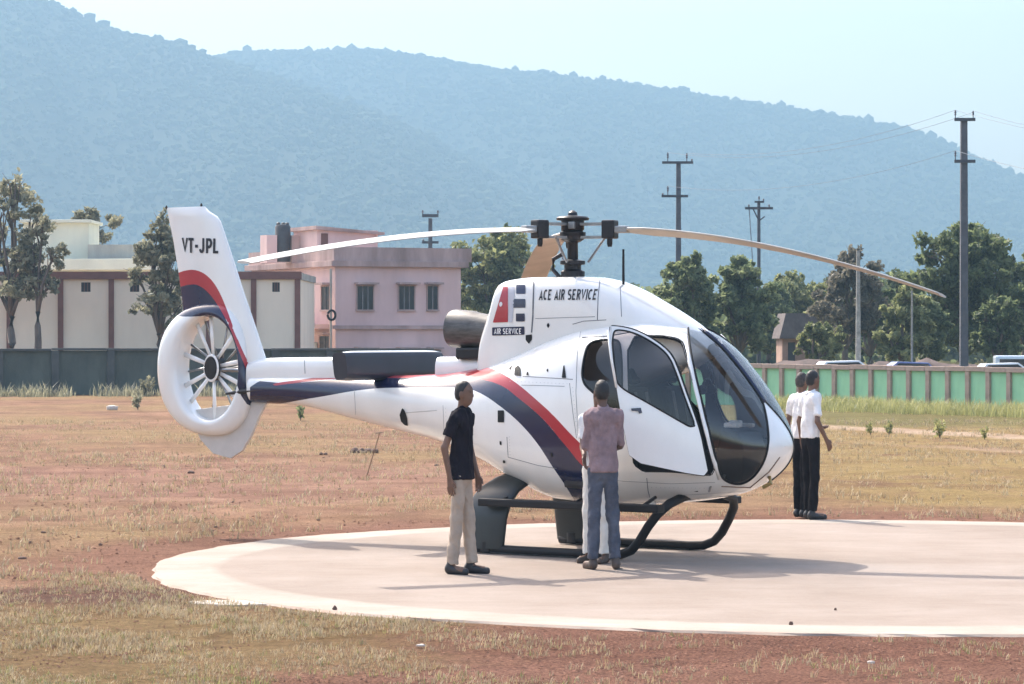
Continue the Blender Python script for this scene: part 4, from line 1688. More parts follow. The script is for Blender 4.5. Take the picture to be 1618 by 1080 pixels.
for sg in (-1, 1):
    f_ = lambda c: c[:, 1] * sg > 0
    p_, Vp, Tp = S.part('windshield_pane', [3], [M_GLASS], heli, filt=f_)
    seal(Vp, Tp, .012, M_BLACK, 'window_seal', p_)
    p_, Vp, Tp = S.part('side_window', [4], [M_TINT if sg < 0 else M_GLASS], heli, filt=f_)
    seal(Vp, Tp, .012, M_BLACK, 'window_seal', p_)
lin, _, _ = S.part('cabin_lining', [0, 1, 2], [M_LINING], heli, offset=-.03, flip=True, filt=lambda c: c[:, 0] > .12)
S.part('door_lining', [5], [M_LINING], fd, offset=-.03, flip=True, filt=lambda c: c[:, 1] > 0)
# door frame edge on the open side
nd, Vn, Tn = S.part('door_frame', [5, 6], [M_BLACK], heli, filt=lambda c: c[:, 1] < 0)
ln = [np.array(Vn)[lp] for lp in loops_of(Tn)]
me_old = nd.data
bpy.data.objects.remove(nd)
mbf = MB()
for lp in ln:
    q = [Vector(lp[0])]
    for x in lp[1:]:
        if (Vector(x) - q[-1]).length > .02:
            q.append(Vector(x))
    q.append(q[0])
    q = [p + Vector((0, .012, 0)) for p in q]
    mbf.tube(q, .011, 6, cap=False)
mbf.build('door_frame', M_BLACK, heli, True, auto=False)
# centre post of the windshield
cp = []
for u in np.linspace(1.52, 2.2, 16):
    zt = float(interp([r[0] for r in FUS], [r[1] for r in FUS], [u])[0])
    cp.append((u, 0, zt + .004))
MB().tube(cp, .022, 8).build('windshield_post', M_NAVY, heli, True, auto=False)
# white front pillars
for sg in (-1, 1):
    pts = []
    for (px_, py_) in ((1082, 530), (1090, 572), (1103, 628), (1116, 680), (1130, 732), (1137, 756)):
        h, n = hray(px_, py_, FBVH)
        if h is not None:
            pts.append(Vector((h.x, h.y * -sg if sg > 0 else h.y, h.z)))
    if sg > 0:
        pts = [Vector((p.x, -hray(a, b, FBVH)[0].y, p.z)) for p, (a, b) in zip(pts, ((1082, 530), (1090, 572), (1103, 628), (1116, 680), (1130, 732), (1137, 756)))]
    MB().tube(pts, .022, 8).build('windshield_pillar', M_WHITE, heli, True, auto=False)

# ---- upper deck: engine cowling
COW = [
    (-.985, 1.80, 1.55, .26, .5, 3.0, 3.0), (-.955, 1.98, 1.50, .30, .5, 3.5, 4), (-.915, 2.17, 1.5, .33, .5, 4, 4), (-.86, 2.30, 1.5, .345, .5, 4.5, 4),
    (-.80, 2.42, 1.5, .36, .5, 5, 5), (-.755, 2.55, 1.5, .37, .5, 5, 5), (-.73, 2.63, 1.5, .372, .5, 5, 5), (-.70, 2.675, 1.5, .375, .5, 5, 5), (-.62, 2.70, 1.5, .38, .5, 5, 5), (-.3, 2.725, 1.5, .39, .5, 5, 5), (.2, 2.725, 1.5, .395, .5, 5, 5),
    (.45, 2.69, 1.5, .395, .5, 4.5, 5), (.7, 2.61, 1.6, .385, .5, 4, 5), (1.0, 2.475, 1.7, .36, .5, 3.3, 4), (1.3, 2.32, 1.8, .31, .5, 3, 4), (1.52, 2.185, 1.9, .24, .5, 2.6, 3), (1.66, 2.07, 1.95, .16, .5, 2.2, 2.4)]
cus = np.unique(np.concatenate([np.linspace(-.985, -.7, 16), np.linspace(-.7, 1.66, 50)]))
Vc, Nc, Tc = grid_surf(sections(COW, cus, 80))
# close the rear and front ends
na = 80
Sc = Surf(Vc, Nc, Tc)
cow, _, _ = Sc.part('engine_cowling', [0], [M_WHITE], heli)
capm = MB()
capm.add([tuple(v) for v in Vc[:na]], [tuple(range(na))])
capm.build('cowling_rear_panel', M_WHITE, heli)
CBVH = BVHTree.FromPolygons([Vector(v) for v in Vc], [tuple(int(i) for i in t) for t in Tc])
ABVH = BVHTree.FromPolygons([Vector(v) for v in np.vstack([Vc, V])], [tuple(int(i) for i in t) for t in np.vstack([Tc, T + len(Vc)])])


def decal(name, poly, m, parent, bvh=None, off=.005, grid=2.0, smooth=0):
    """thin paint / panel piece traced on the near skin"""
    poly = chaikin(poly, smooth) if smooth else np.array(poly, float)
    lo_, hi_ = poly.min(0) - 1.0, poly.max(0) + 1.0
    nx_, ny_ = [max(3, int(math.ceil((hi_[i] - lo_[i]) / min(grid, 2.0))) + 1) for i in (0, 1)]
    V_, N_, P_, ok = [], [], [], []
    for yy in np.linspace(lo_[1], hi_[1], ny_):
        for xx in np.linspace(lo_[0], hi_[0], nx_):
            h, n = hray(xx, yy, bvh or ABVH)
            ok.append(h is not None)
            if h is None:
                h, n = Vector((0, 0, 0)), Vector((0, -1, 0))
            if n.dot(HCAM - h) < 0:
                n = -n
            V_.append(tuple(h + n * off))
            N_.append(tuple(n))
            P_.append((xx, yy))
    T_ = []
    for j in range(ny_ - 1):
        for i in range(nx_ - 1):
            q = (j * nx_ + i, j * nx_ + i + 1, (j + 1) * nx_ + i + 1, (j + 1) * nx_ + i)
            if all(ok[k] for k in q):
                T_ += [(q[0], q[3], q[2]), (q[0], q[2], q[1])]
    if not T_:
        return None
    D_ = Surf(V_, N_, T_)
    D_.cut(poly_sdf(np.array(P_), poly), 1)
    return D_.part(name, [1], [m], parent)[0]


def seam(name, pts, m, parent, w=.006, bvh=None):
    q = []
    pts = np.array(pts, float)
    for i in range(len(pts) - 1):
        n = max(2, int(np.hypot(*(pts[i + 1] - pts[i])) / 4))
        for k in range(n + (i == len(pts) - 2)):
            p = pts[i] + (pts[i + 1] - pts[i]) * k / n
            h, nn = hray(p[0], p[1], bvh or ABVH)
            if h is not None:
                q.append(h)
    if len(q) > 1:
        return MB().tube(q, w, 5).build(name, m, parent, True, auto=False)


def arc(cx_, cy_, rx, ry, a0, a1, n=9):
    return [(cx_ + rx * math.cos(R(a0 + (a1 - a0) * i / n)), cy_ + ry * math.sin(R(a0 + (a1 - a0) * i / n))) for i in range(n + 1)]


GLYPH = {
    'A': [[(.08, 0), (.30, 1), (.52, 0)], [(.16, .27), (.44, .27)]],
    'C': [arc(.31, .5, .21, .42, 50, 310, 12)],
    'E': [[(.50, .92), (.12, .92), (.12, .08), (.50, .08)], [(.12, .51), (.44, .51)]],
    'I': [[(.12, 0), (.12, 1)]],
    'R': [[(.12, 0), (.12, .92), (.30, .92)] + arc(.30, .72, .19, .20, 90, -90, 8) + [(.12, .52)], [(.30, .50), (.52, 0)]],
    'S': [arc(.31, .71, .19, .22, 40, 270, 9) + arc(.31, .28, .20, .21, 90, -140, 9)],
    'V': [[(.06, 1), (.30, .02), (.54, 1)]],
    'T': [[(.02, .92), (.56, .92)], [(.29, 0), (.29, .92)]],
    'J': [[(.42, 1), (.42, .30)] + arc(.26, .30, .16, .22, 0, -170, 8)],
    'P': [[(.12, 0), (.12, .92), (.30, .92)] + arc(.30, .67, .20, .25, 90, -90, 8) + [(.12, .42)]],
    'L': [[(.12, 1), (.12, .08), (.50, .08)]],
    '-': [[(.04, .45), (.34, .45)]],
}
ADV = {'I': .30, '-': .44, ' ': .34}


def text_mesh(body, bold=.16):
    """bold condensed capitals drawn as broad strokes"""
    V_, F_ = [], []
    x0 = 0.0
    w = bold / 2
    for ch in body:
        for si, st_ in enumerate(GLYPH.get(ch, [])):
            pts = [np.array(st_[0])]
            for p in st_[1:]:
                if np.linalg.norm(np.array(p) - pts[-1]) > .01:
                    pts.append(np.array(p))
            n = len(V_)
            for i, p in enumerate(pts):
                d0 = pts[i] - pts[i - 1] if i > 0 else pts[1] - pts[0]
                d1 = pts[i + 1] - pts[i] if i < len(pts) - 1 else d0
                d0 = d0 / np.linalg.norm(d0)
                d1 = d1 / np.linalg.norm(d1)
                m_ = d0 + d1
                m_ = m_ / (np.linalg.norm(m_) or 1)
                nr_ = np.array([-m_[1], m_[0]])
                k = w / max(.35, abs(nr_ @ np.array([-d0[1], d0[0]])))
                for s in (1, -1):
                    q = p + nr_ * k * s
                    V_.append((q[0] + x0, min(1.0, max(0.0, q[1])), si * .003))
            for i in range(len(pts) - 1):
                a = n + 2 * i
                F_.append((a, a + 1, a + 3, a + 2))
        x0 += ADV.get(ch, .66)
    V_ = np.array(V_)
    V_[:, 0] -= V_[:, 0].min()
    return V_ / [V_[:, 0].max(), 1, 1], F_


def lettering(name, body, px0, px1, py0, py1, v, m, parent, bvh=None, off=.006, bold=.17, skew=0.0):
    u0, z0 = loc(px0, py1, v)
    u1, z1 = loc(px1, py0, v)
    V_, F_ = text_mesh(body, bold)
    out = []
    for a in V_:
        u = u0 + (u1 - u0) * a[0]
        z = z0 + (z1 - z0) * a[1] + skew * a[0]
        y = -v
        if bvh:
            h = bvh.ray_cast(Vector((u, -3, z)), Vector((0, 1, 0)))
            if h[0] is not None:
                y = h[0].y
        out.append((u, y - off - a[2], z))
    return meshobj(name, out, F_, m, parent)


M_INK = mat('black_lettering', (.015, .015, .02), .5, var=.05)
M_WINK = mat('white_lettering', (.78, .78, .78), .5, var=.03)
lettering('lettering', 'ACE AIR SERVICE', 851, 940, 456, 474, .39, M_INK, cow, CBVH, bold=.17)
decal('logo_triangle', [(795.5, 453), (803, 453), (803, 508.5), (779, 509.5)], M_RED, cow, CBVH)
decal('logo_dot', [(790, 478), (793, 476), (795, 479), (794, 483), (791, 485), (789.5, 482)], M_WINK, cow, CBVH, .009, 9, 1)
decal('logo_band', [(803.5, 453), (814, 453), (810, 509), (803.5, 509)], mat('logo_grey', (.52, .53, .58), .4, var=.03), cow, CBVH)
for r_ in ((816, 450, 830.5, 464), (811, 472, 830.5, 486), (815.5, 495, 829.5, 507.5)):
    decal('logo_block', [(r_[0], r_[1]), (r_[2], r_[1]), (r_[2], r_[3]), (r_[0], r_[3])], M_NAVY, cow, CBVH)
decal('logo_plate', [(778, 517), (829, 515.5), (829, 528.5), (778, 530)], M_NAVY, cow, CBVH)
lettering('logo_lettering', 'AIR SERVICE', 782, 826, 518.5, 527.5, .37, M_WINK, cow, CBVH, .010, bold=.17)
seam('panel_seam', [(843.5, 441), (842, 500), (840, 525)], M_LINE, cow, .009, CBVH)
seam('panel_seam', [(948, 442), (945, 470), (944, 505)], M_LINE, cow, .005, CBVH)
seam('panel_seam', [(980, 452), (982, 500)], M_LINE, cow, .004, CBVH)
seam('panel_seam', [(846, 503), (940, 500)], M_LINE, cow, .003, CBVH)
decal('cowling_latch', [(831, 529), (841, 528), (841, 536), (836, 543), (831, 537)], M_BLACK, cow, CBVH)
decal('cowling_latch', [(864, 513), (867, 509), (869, 514), (866, 519)], M_BLACK, cow, CBVH)
for nm, pl in (('air_vent', [(741, 580), (742, 573), (746, 569), (750, 574), (750, 581)]),
               ('air_vent', [(813, 593), (814, 581), (819, 577), (823, 582), (823.5, 594)]),
               ('air_vent', [(832, 593), (834, 582), (836, 593)]),
               ('air_vent', [(804, 583), (809, 576), (811, 575), (807, 584)]),
               ('static_port', [(864, 585), (866, 580), (867, 585), (866, 590)]),
               ('drain_fin', [(888, 597), (891, 575), (892, 574), (895, 597)]),
               ('filler_cap', [(787, 648), (797, 648), (797, 667), (787, 667)]),
               ('door_latch', [(790, 696), (793, 697), (793, 703), (790, 702)]),
               ('exhaust_slot', [(632, 655), (636, 644), (640, 648), (644, 660), (645, 672), (640, 671), (634, 665)]),
               ('door_latch', [(870, 715), (873, 714), (874, 721), (871, 722)]),
               ('door_latch', [(795, 726), (799, 727), (799, 731), (795, 731)])):
    decal(nm, pl, M_BLACK, fuse, FBVH, .006, 4)
seam('panel_seam', [(826, 594), (905, 599)], M_LINE, fuse, .004, FBVH)
seam('panel_seam', [(824, 608), (892, 610)], M_LINE, fuse, .003, FBVH)
seam('panel_seam', [(900, 605), (905, 650), (911, 692)], M_LINE, fuse, .003, FBVH)
seam('panel_seam', [(801, 690), (803, 722), (850, 735), (880, 740)], M_LINE, fuse, .0035, FBVH)
seam('panel_seam', [(905, 512), (922, 507), (958, 505)], M_LINE, fuse, .004)
seam('panel_seam', [(918, 520), (912, 560), (910, 620), (914, 690)], M_LINE, fuse, .003, FBVH)
seam('panel_seam', [(1022, 755), (1024, 775), (1027, 786)], M_LINE, fuse, .004, FBVH)
seam('panel_seam', [(1140, 768), (1185, 770), (1215, 745), (1232, 722)], mat('seam_brown', (.22, .15, .11), .8), fuse, .008, FBVH)
seam('panel_seam', [(640, 652), (690, 648)], mat('grease_mark', (.45, .43, .40), .8), fuse, .004, FBVH)
seam('panel_seam', [(700, 640), (702, 690)], M_LINE, fuse, .0025, FBVH)
seam('panel_seam', [(560, 616), (562, 655)], M_LINE, fuse, .0025, FBVH)
seam('panel_seam', [(985, 760), (1060, 764), (1130, 762)], M_LINE, fuse, .0025, FBVH)
seam('panel_seam', [(918, 752), (985, 760)], M_LINE, fuse, .0025, FBVH)
seam('panel_seam', [(1180, 775), (1150, 778), (1080, 782)], M_LINE, fuse, .002, FBVH)
rv = MB()
for (x0_, y0_, x1_, y1_, n_r) in ((806, 602, 896, 606, 16), (805, 690, 806, 718, 7), (704, 645, 706, 688, 8), (905, 612, 912, 686, 12), (1030, 770, 1120, 771, 14)):
    for q_ in range(n_r):
        h, n = hray(x0_ + (x1_ - x0_) * q_ / (n_r - 1), y0_ + (y1_ - y0_) * q_ / (n_r - 1), FBVH)
        if h is not None:
            rv.lathe([(.0, -.003), (.0035, -.002), (.0035, .002), (0, .003)], 6, 'y', tuple(h))
rv.build('rivets', mat('rivet_grey', (.42, .42, .43), .6), fuse)
# roof rail over the cabin door
seam('roof_rail', [(920, 533), (958, 531), (1000, 524)], M_LINE, fuse, .007)

# ---- spine along the boom
SP = [(-4.15, 1.86, 1.5, .10, .6, 3, 3), (-3.9, 1.90, 1.5, .105, .6, 3.4, 3), (-3.0, 1.915, 1.5, .115, .6, 3.6, 3), (-1.6, 1.925, 1.5, .14, .6, 3.6, 3), (-.8, 1.93, 1.5, .17, .6, 3.6, 3)]
for (a_, b_) in ((-4.15, -2.62), (-1.60, -.8)):
    Vs, Ns, Ts = grid_surf(sections(SP, np.linspace(a_, b_, 24), 48))
    so_, _, _ = Surf(Vs, Ns, Ts).part('boom_spine', [0], [M_WHITE], heli)
    for i0 in (0, 23):
        cp_ = MB()
        cp_.add([tuple(v) for v in Vs[i0 * 48:(i0 + 1) * 48]], [tuple(range(48))])
        cp_.build('spine_end', M_WHITE, so_)
    if a_ < -3:
        SV, ST = Vs, Ts
Vs, Ts = SV, ST
SBVH = BVHTree.FromPolygons([Vector(v) for v in Vs], [tuple(int(i) for i in t) for t in Ts])
seam('panel_seam', [(481, 566), (482, 590)], M_LINE, fuse, .004, SBVH)

# ---- horizontal stabiliser lying across the boom
rows = []
for y in np.linspace(-.82, .86, 13):
    e = 1 - (abs(y) / .86) ** 10 * .12
    ring = []
    for k in range(28):
        t = 2 * math.pi * k / 28
        xl = math.copysign(abs(math.cos(t)) ** .45, math.cos(t)) * .095 * e
        zl = math.copysign(abs(math.sin(t)) ** .45, math.sin(t)) * .150 * e
        a = R(8)
        ring.append((-2.30 + xl * math.cos(a) - zl * math.sin(a), y, 1.832 + xl * math.sin(a) + zl * math.cos(a)))
    rows.append(ring)
Vt, Nt, Tt = grid_surf(rows)
M_STAB = mat('stabiliser_dark', (.022, .021, .032), .4, var=.1, scale=3, coat=.1)
Stb = Surf(Vt, Nt, Tt)
Stb.cut(Vt[:, 2] - (1.832 + .136), 1)  # thin top edge goes white: sunlit highlight painted onto the dark stabiliser
stab, _, _ = Stb.part('stabiliser', [0, 1], [M_STAB, M_WHITE], heli, matof={0: 0, 1: 1})
for y in (-.82, .86):
    i0 = 0 if y < 0 else 12
    cap = MB()
    cap.add([tuple(v) for v in Vt[i0 * 28:(i0 + 1) * 28]], [tuple(range(28))])
    cap.build('stabiliser_tip', M_STAB, stab)

# ---- tail fin
zl = np.linspace(1.72, 3.545, 34)
le_p = [(425, 582), (405, 520), (384, 458), (364, 395), (349, 350), (344, 342), (338, 336)]
te_p = [(306, 600), (298, 545), (290, 490), (283, 435), (274, 380), (264, 330), (262, 325)]
le = sorted([loc(a, b, 0)[::-1] for a, b in le_p])
te = sorted([loc(a, b, 0)[::-1] for a, b in te_p])
rows = []
for z in zl:
    a = np.interp(z, [q[0] for q in le], [q[1] for q in le])
    b = np.interp(z, [q[0] for q in te], [q[1] for q in te])
    if z > 3.43:                        # sloping tip
        a -= (z - 3.43) * 1.1
    ch = a - b
    ring = []
    for k in range(56):
        t = 2 * math.pi * k / 56
        q = .5 * (1 + math.cos(t))
        th_ = .075 * (1 - .35 * (z - 1.7) / 1.85) * (2.9 * (1 - q) ** .5 * q ** .8 * .75 + .06)
        if z > 3.53:
            th_ *= .55
        ring.append((b + ch * q, math.copysign(th_, math.sin(t)) if abs(math.sin(t)) > 1e-6 else 0, z))
    rows.append(ring)
Vf, Nf, Tf = grid_surf(rows)
Sf = Surf(Vf, Nf, Tf)
FRED = [(270, 436), (290, 427), (310, 425), (330, 436), (346, 458), (360, 492), (371, 524), (384, 556), (402, 590), (422, 606), (440, 618), (404, 616), (392, 590), (377, 554), (362, 514), (347, 486), (332, 464), (314, 449), (296, 449), (270, 458)]
FNAVY = [(262, 456), (296, 449), (314, 449), (332, 464), (347, 486), (362, 514), (377, 554), (392, 590), (404, 616), (430, 640), (395, 645), (376, 618), (368, 575), (350, 515), (330, 498), (306, 500), (285, 500), (262, 495)]
pcut(Sf, FRED, 1, smooth=2, face=-.3)
pcut(Sf, FNAVY, 2, smooth=1, face=-.3)
Vx_, _ = Sf.arr()
Sf.cut(1.12 - np.hypot((Vx_[:, 0] - hp(341, 581, 0).x) / .415, (Vx_[:, 2] - hp(341, 581, 0).z) / .56), 9, (0, 1, 2))
fin, _, _ = Sf.part('tail_fin', [0, 1, 2], [M_WHITE, M_RED, M_NAVY], heli, matof={0: 0, 1: 1, 2: 2})
tcap = MB()
tcap.add([tuple(v) for v in Vf[-56:]], [tuple(range(56))])
tcap.build('fin_cap', M_WHITE, fin)
FinB = BVHTree.FromPolygons([Vector(v) for v in Vf], [tuple(int(i) for i in t) for t in Tf])
lettering('lettering', 'VT-JPL', 285, 344, 373.5, 398.5, .06, M_INK, fin, FinB, bold=.20, skew=-.02)
p_ = hp(318, 333, 0)
MB().tube([p_, p_ + Vector((0, 0, .055))], .009, 8).lathe([(.0, .05), (.018, .062), (.0, .09)], 10, c=tuple(p_)).build('beacon', M_BLACK, fin, True)
p_ = hp(263, 328, 0)
MB().lathe([(.0, -.02), (.018, 0), (.0, .03)], 10, c=tuple(p_)).build('tail_light', M_BLACK, fin, True)

# ---- fan shroud
fc = hp(341, 581, 0)
FC = (fc.x, fc.z)
RUI, RZI = .435, .56
nth = 96
prof_n = 22
rows = []
for k in range(nth):
    t = 2 * math.pi * k / nth
    ct, st_ = math.cos(t), math.sin(t)
    ro = 1.0
    # outer outline: rounder and fuller at the rear, meets boom in front
    ou, oz = (.80 if ct < 0 else .50 + .12 * max(0, -st_)), (.70 if st_ > 0 else .735)
    sup = 2.25
    s_ = (abs(ct / ou) ** sup + abs(st_ / oz) ** sup) ** (-1 / sup)
    O = np.array([ct * s_, st_ * s_])
    s_ = (abs(ct / RUI) ** 2 + abs(st_ / RZI) ** 2) ** (-.5)
    I = np.array([ct * s_ - .025, st_ * s_])
    ring = []
    W = .145
    for j in range(prof_n):
        a = 2 * math.pi * j / prof_n
        # rounded section: x from inner (0) to outer (1), lateral w
        ca, sa = math.cos(a), math.sin(a)
        q = .5 - .5 * math.copysign(abs(ca) ** .75, ca)
        lat = math.copysign(abs(sa) ** .38, sa) * W * (1 - .42 * q ** 2)
        p = I + (O - I) * q
        ring.append((FC[0] + p[0], lat, FC[1] + p[1]))
    rows.append(ring)
rows.append(rows[0])
A = np.array(rows)
nu, nap = A.shape[:2]
du = np.empty_like(A)
du[1:-1] = A[2:] - A[:-2]
du[0] = du[-1] = A[1] - A[-2]
da = np.roll(A, -1, 1) - np.roll(A, 1, 1)
Nn = np.cross(da, du)
Nn /= np.linalg.norm(Nn, axis=2, keepdims=True) + 1e-9
Tq = []
for i in range(nu - 1):
    for k in range(nap):
        k2 = (k + 1) % nap
        a, b, c, d = i * nap + k, i * nap + k2, (i + 1) * nap + k2, (i + 1) * nap + k
        Tq += [(a, b, c), (a, c, d)]
cen = A.mean(1, keepdims=True)
if ((A - cen) * Nn).sum() < 0:
    Nn = -Nn
Tq = np.array(Tq)
Vq, Nq = A.reshape(-1, 3), Nn.reshape(-1, 3)
if (np.cross(Vq[Tq[:, 1]] - Vq[Tq[:, 0]], Vq[Tq[:, 2]] - Vq[Tq[:, 0]]) * Nq[Tq[:, 0]]).sum() < 0:
    Tq = Tq[:, ::-1]
Sd = Surf(Vq, Nq, Tq)
pcut(Sd, FRED, 1, smooth=2, face=.0)
pcut(Sd, FNAVY, 2, smooth=1, face=.0)
DN2 = [(376, 556), (398, 590), (420, 606), (470, 612), (470, 640), (430, 640), (392, 634), (380, 626), (374, 590)]
pcut(Sd, DN2, 2, only=(0,), smooth=1, face=.0)
shroud, _, _ = Sd.part('fan_shroud', [0, 1, 2], [M_WHITE, M_RED, M_NAVY], heli, matof={0: 0, 1: 1, 2: 2})
hub = MB().lathe([(.0, -.10), (.10, -.10), (.118, -.07), (.118, .06), (.08, .09), (.0, .10)], 24, 'y').build('fan_hub', M_DARKMETAL, shroud, True)
hub.location = (FC[0], 0, FC[1])
hub.scale = (.8, 1, 1.15)
rim = MB()
rim.tube([(.118 * math.cos(t), -.075, .118 * math.sin(t)) for t in np.linspace(0, 2 * math.pi, 33)], .014, 8, cap=False)
rm = rim.build('hub_ring', M_WHITE, shroud, True, auto=False)
rm.location = hub.location
rm.scale = hub.scale
vane = None
for i in range(10):
    t = 2 * math.pi * (i + .3) / 10 + .12 * (i % 3)
    r1 = (abs(math.cos(t) / RUI) ** 2 + abs(math.sin(t) / RZI) ** 2) ** (-.5) + .02
    a = Vector((FC[0] + .10 * .8 * math.cos(t), -.03, FC[1] + .12 * math.sin(t)))
    b = Vector((FC[0] + r1 * math.cos(t), -.01, FC[1] + r1 * math.sin(t)))
    MB().tube([a, a.lerp(b, .5), b], [.020, .026, .028], 8, sq=(1, .35), up=Vector((0, 1, 0))).build('fan_blade', M_WHITE, shroud, True, auto=False)
for i in range(10):
    t = 2 * math.pi * (i + .75) / 10
    r1 = (abs(math.cos(t) / RUI) ** 2 + abs(math.sin(t) / RZI) ** 2) ** (-.5) + .02
    a = Vector((FC[0] + .09 * math.cos(t), .05, FC[1] + .10 * math.sin(t)))
    b = Vector((FC[0] + r1 * math.cos(t + .25), .08, FC[1] + r1 * math.sin(t + .25)))
    MB().tube([a, b], .013, 6).build('stator_vane', M_STEEL, shroud, True, auto=False)
MB().tube([(FC[0] + .05, -.03, FC[1] - .02), (FC[0] + .30, -.02, FC[1] - .02), (FC[0] + .5, 0, FC[1] - .03)], .022, 8).build('drive_shaft', M_STEEL, shroud, True)
MB().tube([hp(357, 622, .1), hp(385, 618, .12), hp(420, 616, .13)], [.012, .03, .03], 8).build('tail_strut', M_DARKMETAL, shroud, True)
# ventral fin and tail guard
vf = [loc(a, b, 0) for a, b in ((300, 648), (318, 694), (338, 716), (366, 724), (384, 712), (398, 688), (412, 655), (425, 632))]
MB().prism(vf, 'y', -.02, .02).build('ventral_fin', mat('ventral_paint', (.60, .55, .50), .4, var=.05), heli, bevel=.008)

# ---- exhaust
ax0, ax1 = Vector((-.80, -.05, 2.17)), Vector((-1.42, -.05, 2.215))
ex = MB()
ex.tube([ax0, ax0.lerp(ax1, .55), ax0.lerp(ax1, .62), ax1], [.155, .185, .195, .195], 28, cap=False)
ex.tube([ax1 + Vector((-.001, 0, 0)), ax1 + Vector((.25, 0, 0))], [.19, .17], 28, cap=True)
ex.build('exhaust_pipe', M_EXH, heli, True)
MB().tube([(-1.36, -.05, 2.03), (-1.1, -.1, 1.98), (-.95, -.12, 1.95)], .02, 8).build('drain_pipe', M_STEEL, heli, True)
MB().box(-1.3, -.9, -.2, .2, 1.9, 2.02).build('exhaust_deck', M_DARKMETAL, heli, bevel=.02)

# ---- rotor head
HZ = 3.19
MB().lathe([(.12, 2.70), (.12, 2.78), (.085, 2.80), (.085, 2.86), (.055, 2.88), (.052, 3.06), (.07, 3.10)], 24).build('mast', M_DARKMETAL, heli, True)
sw = MB().lathe([(.06, 2.84), (.125, 2.85), (.125, 2.885), (.06, 2.9)], 24).build('swashplate', M_DARKMETAL, heli, True)
hubm = MB()
hubm.lathe([(.07, 3.07), (.115, 3.10), (.13, 3.14), (.13, 3.17), (.10, 3.18), (.115, 3.20), (.115, 3.285), (.16, 3.29), (.165, 3.31), (.15, 3.325), (.05, 3.335), (.045, 3.365), (.02, 3.385), (0, 3.39)], 24)
hubm.build('rotor_hub', M_DARKMETAL, heli, True)
AZ = [R(-25), R(215), R(95)]                      # in world axes
DROOP = [.66, .37, .50]
for bi, (az, dr) in enumerate(zip(AZ, DROOP)):
    la = az + TH                                  # world -> helicopter frame
    d = Vector((math.cos(la), math.sin(la), 0))
    n_ = Vector((-d.y, d.x, 0))
    RB = 3.785
    arm = MB()
    Tm = Matrix.Rotation(la, 4, 'Z')
    arm.box(.08, .36, -.055, .055, 3.235, 3.262, Tm).box(.08, .36, -.055, .055, 3.105, 3.13, Tm)
    arm.build('star_arm', M_STEEL, heli)
    sl = MB()
    sl.box(.335, .47, -.07, .07, 3.10, 3.285, Tm)
    sl.build('blade_sleeve', M_DARKMETAL, heli, bevel=.018)
    MB().box(.46, .60, -.05, .05, 3.155, 3.225, Tm).build('blade_grip', M_STEEL, heli, bevel=.012)
    pl = d * .30 + n_ * .12
    MB().tube([Vector((d.x * .13, d.y * .13, 2.87)) + n_ * .08, Vector((pl.x, pl.y, 3.12))], .012, 8).build('pitch_link', M_STEEL, heli, True)
    MB().lathe([(.02, 3.02), (.028, 3.05), (.028, 3.1), (.02, 3.12)], 10, c=(d.x * .4, d.y * .4, 0)).build('damper', M_DARKMETAL, heli, True)
    rows = []
    for r in np.concatenate([[.50, .56, .62], np.linspace(.8, RB - .02, 24), [RB]]):
        t = (r - .45) / (RB - .45)
        z = HZ - dr * t ** 1.75
        ch = .075 + (.31 - .075) * min(1, max(0, (r - .5) / .28)) ** .8
        if r == RB:
            ch *= .8
        tw = R((13, 8, 13)[bi] - 5 * t)
        ring = []
        for k in range(20):
            a = 2 * math.pi * k / 20
            q = .5 * (1 + math.cos(a))
            th_ = (.030 if r > .7 else .034) * (q ** .5) * (1.5 - q)
            x_ = (q - .72) * ch
            y_ = math.copysign(th_ * .6, math.sin(a)) if abs(math.sin(a)) > 1e-6 else 0
            off = n_ * (-x_ * math.cos(tw))
            p = d * r + off
            ring.append((p.x, p.y, z + y_ + x_ * math.sin(tw)))
        rows.append(ring)
    Vb_, Nb_, Tb_ = grid_surf(rows)
    Sb_ = Surf(Vb_, Nb_, Tb_)
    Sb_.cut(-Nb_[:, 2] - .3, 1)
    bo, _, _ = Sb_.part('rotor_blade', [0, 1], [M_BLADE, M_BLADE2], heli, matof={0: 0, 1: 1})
    cap = MB()
    cap.add([tuple(v) for v in Vb_[-20:]], [tuple(range(20))])
    cap.build('blade_tip', M_BLADE, bo)
MB().tube([(-.09, -.10, 2.72), (-.16, -.12, 2.8), (-.15, -.12, 2.90), (-.07, -.09, 2.95)], .022, 8).build('hydraulic_pipe', M_DARKMETAL, heli, True)
MB().box(.03, .10, -.13, -.10, 3.20, 3.27).build('hub_bracket', M_STEEL, heli, bevel=.006)
# antennas
p_ = hp(985, 440, 0)
MB().tube([p_ - Vector((0, 0, .1)), p_ + Vector((0, 0, .29))], [.014, .011], 8).build('antenna', M_BLACK, heli, True)
for px_, py_ in ((771, 578),):
    h, n = hray(px_, py_, FBVH)
    MB().tube([h, h + Vector((.02, -.01, .07))], [.012, .008], 6).build('blade_antenna', M_BLACK, heli)
p_ = Vector((1.70, 0, float(interp([r[0] for r in FUS], [r[1] for r in FUS], [1.70])[0])))
MB().prism([(p_.x - .06, p_.z + .02), (p_.x + .07, p_.z - .09), (p_.x + .01, p_.z + .055)], 'y', -.01, .01).build('wire_cutter', M_WHITE, heli)

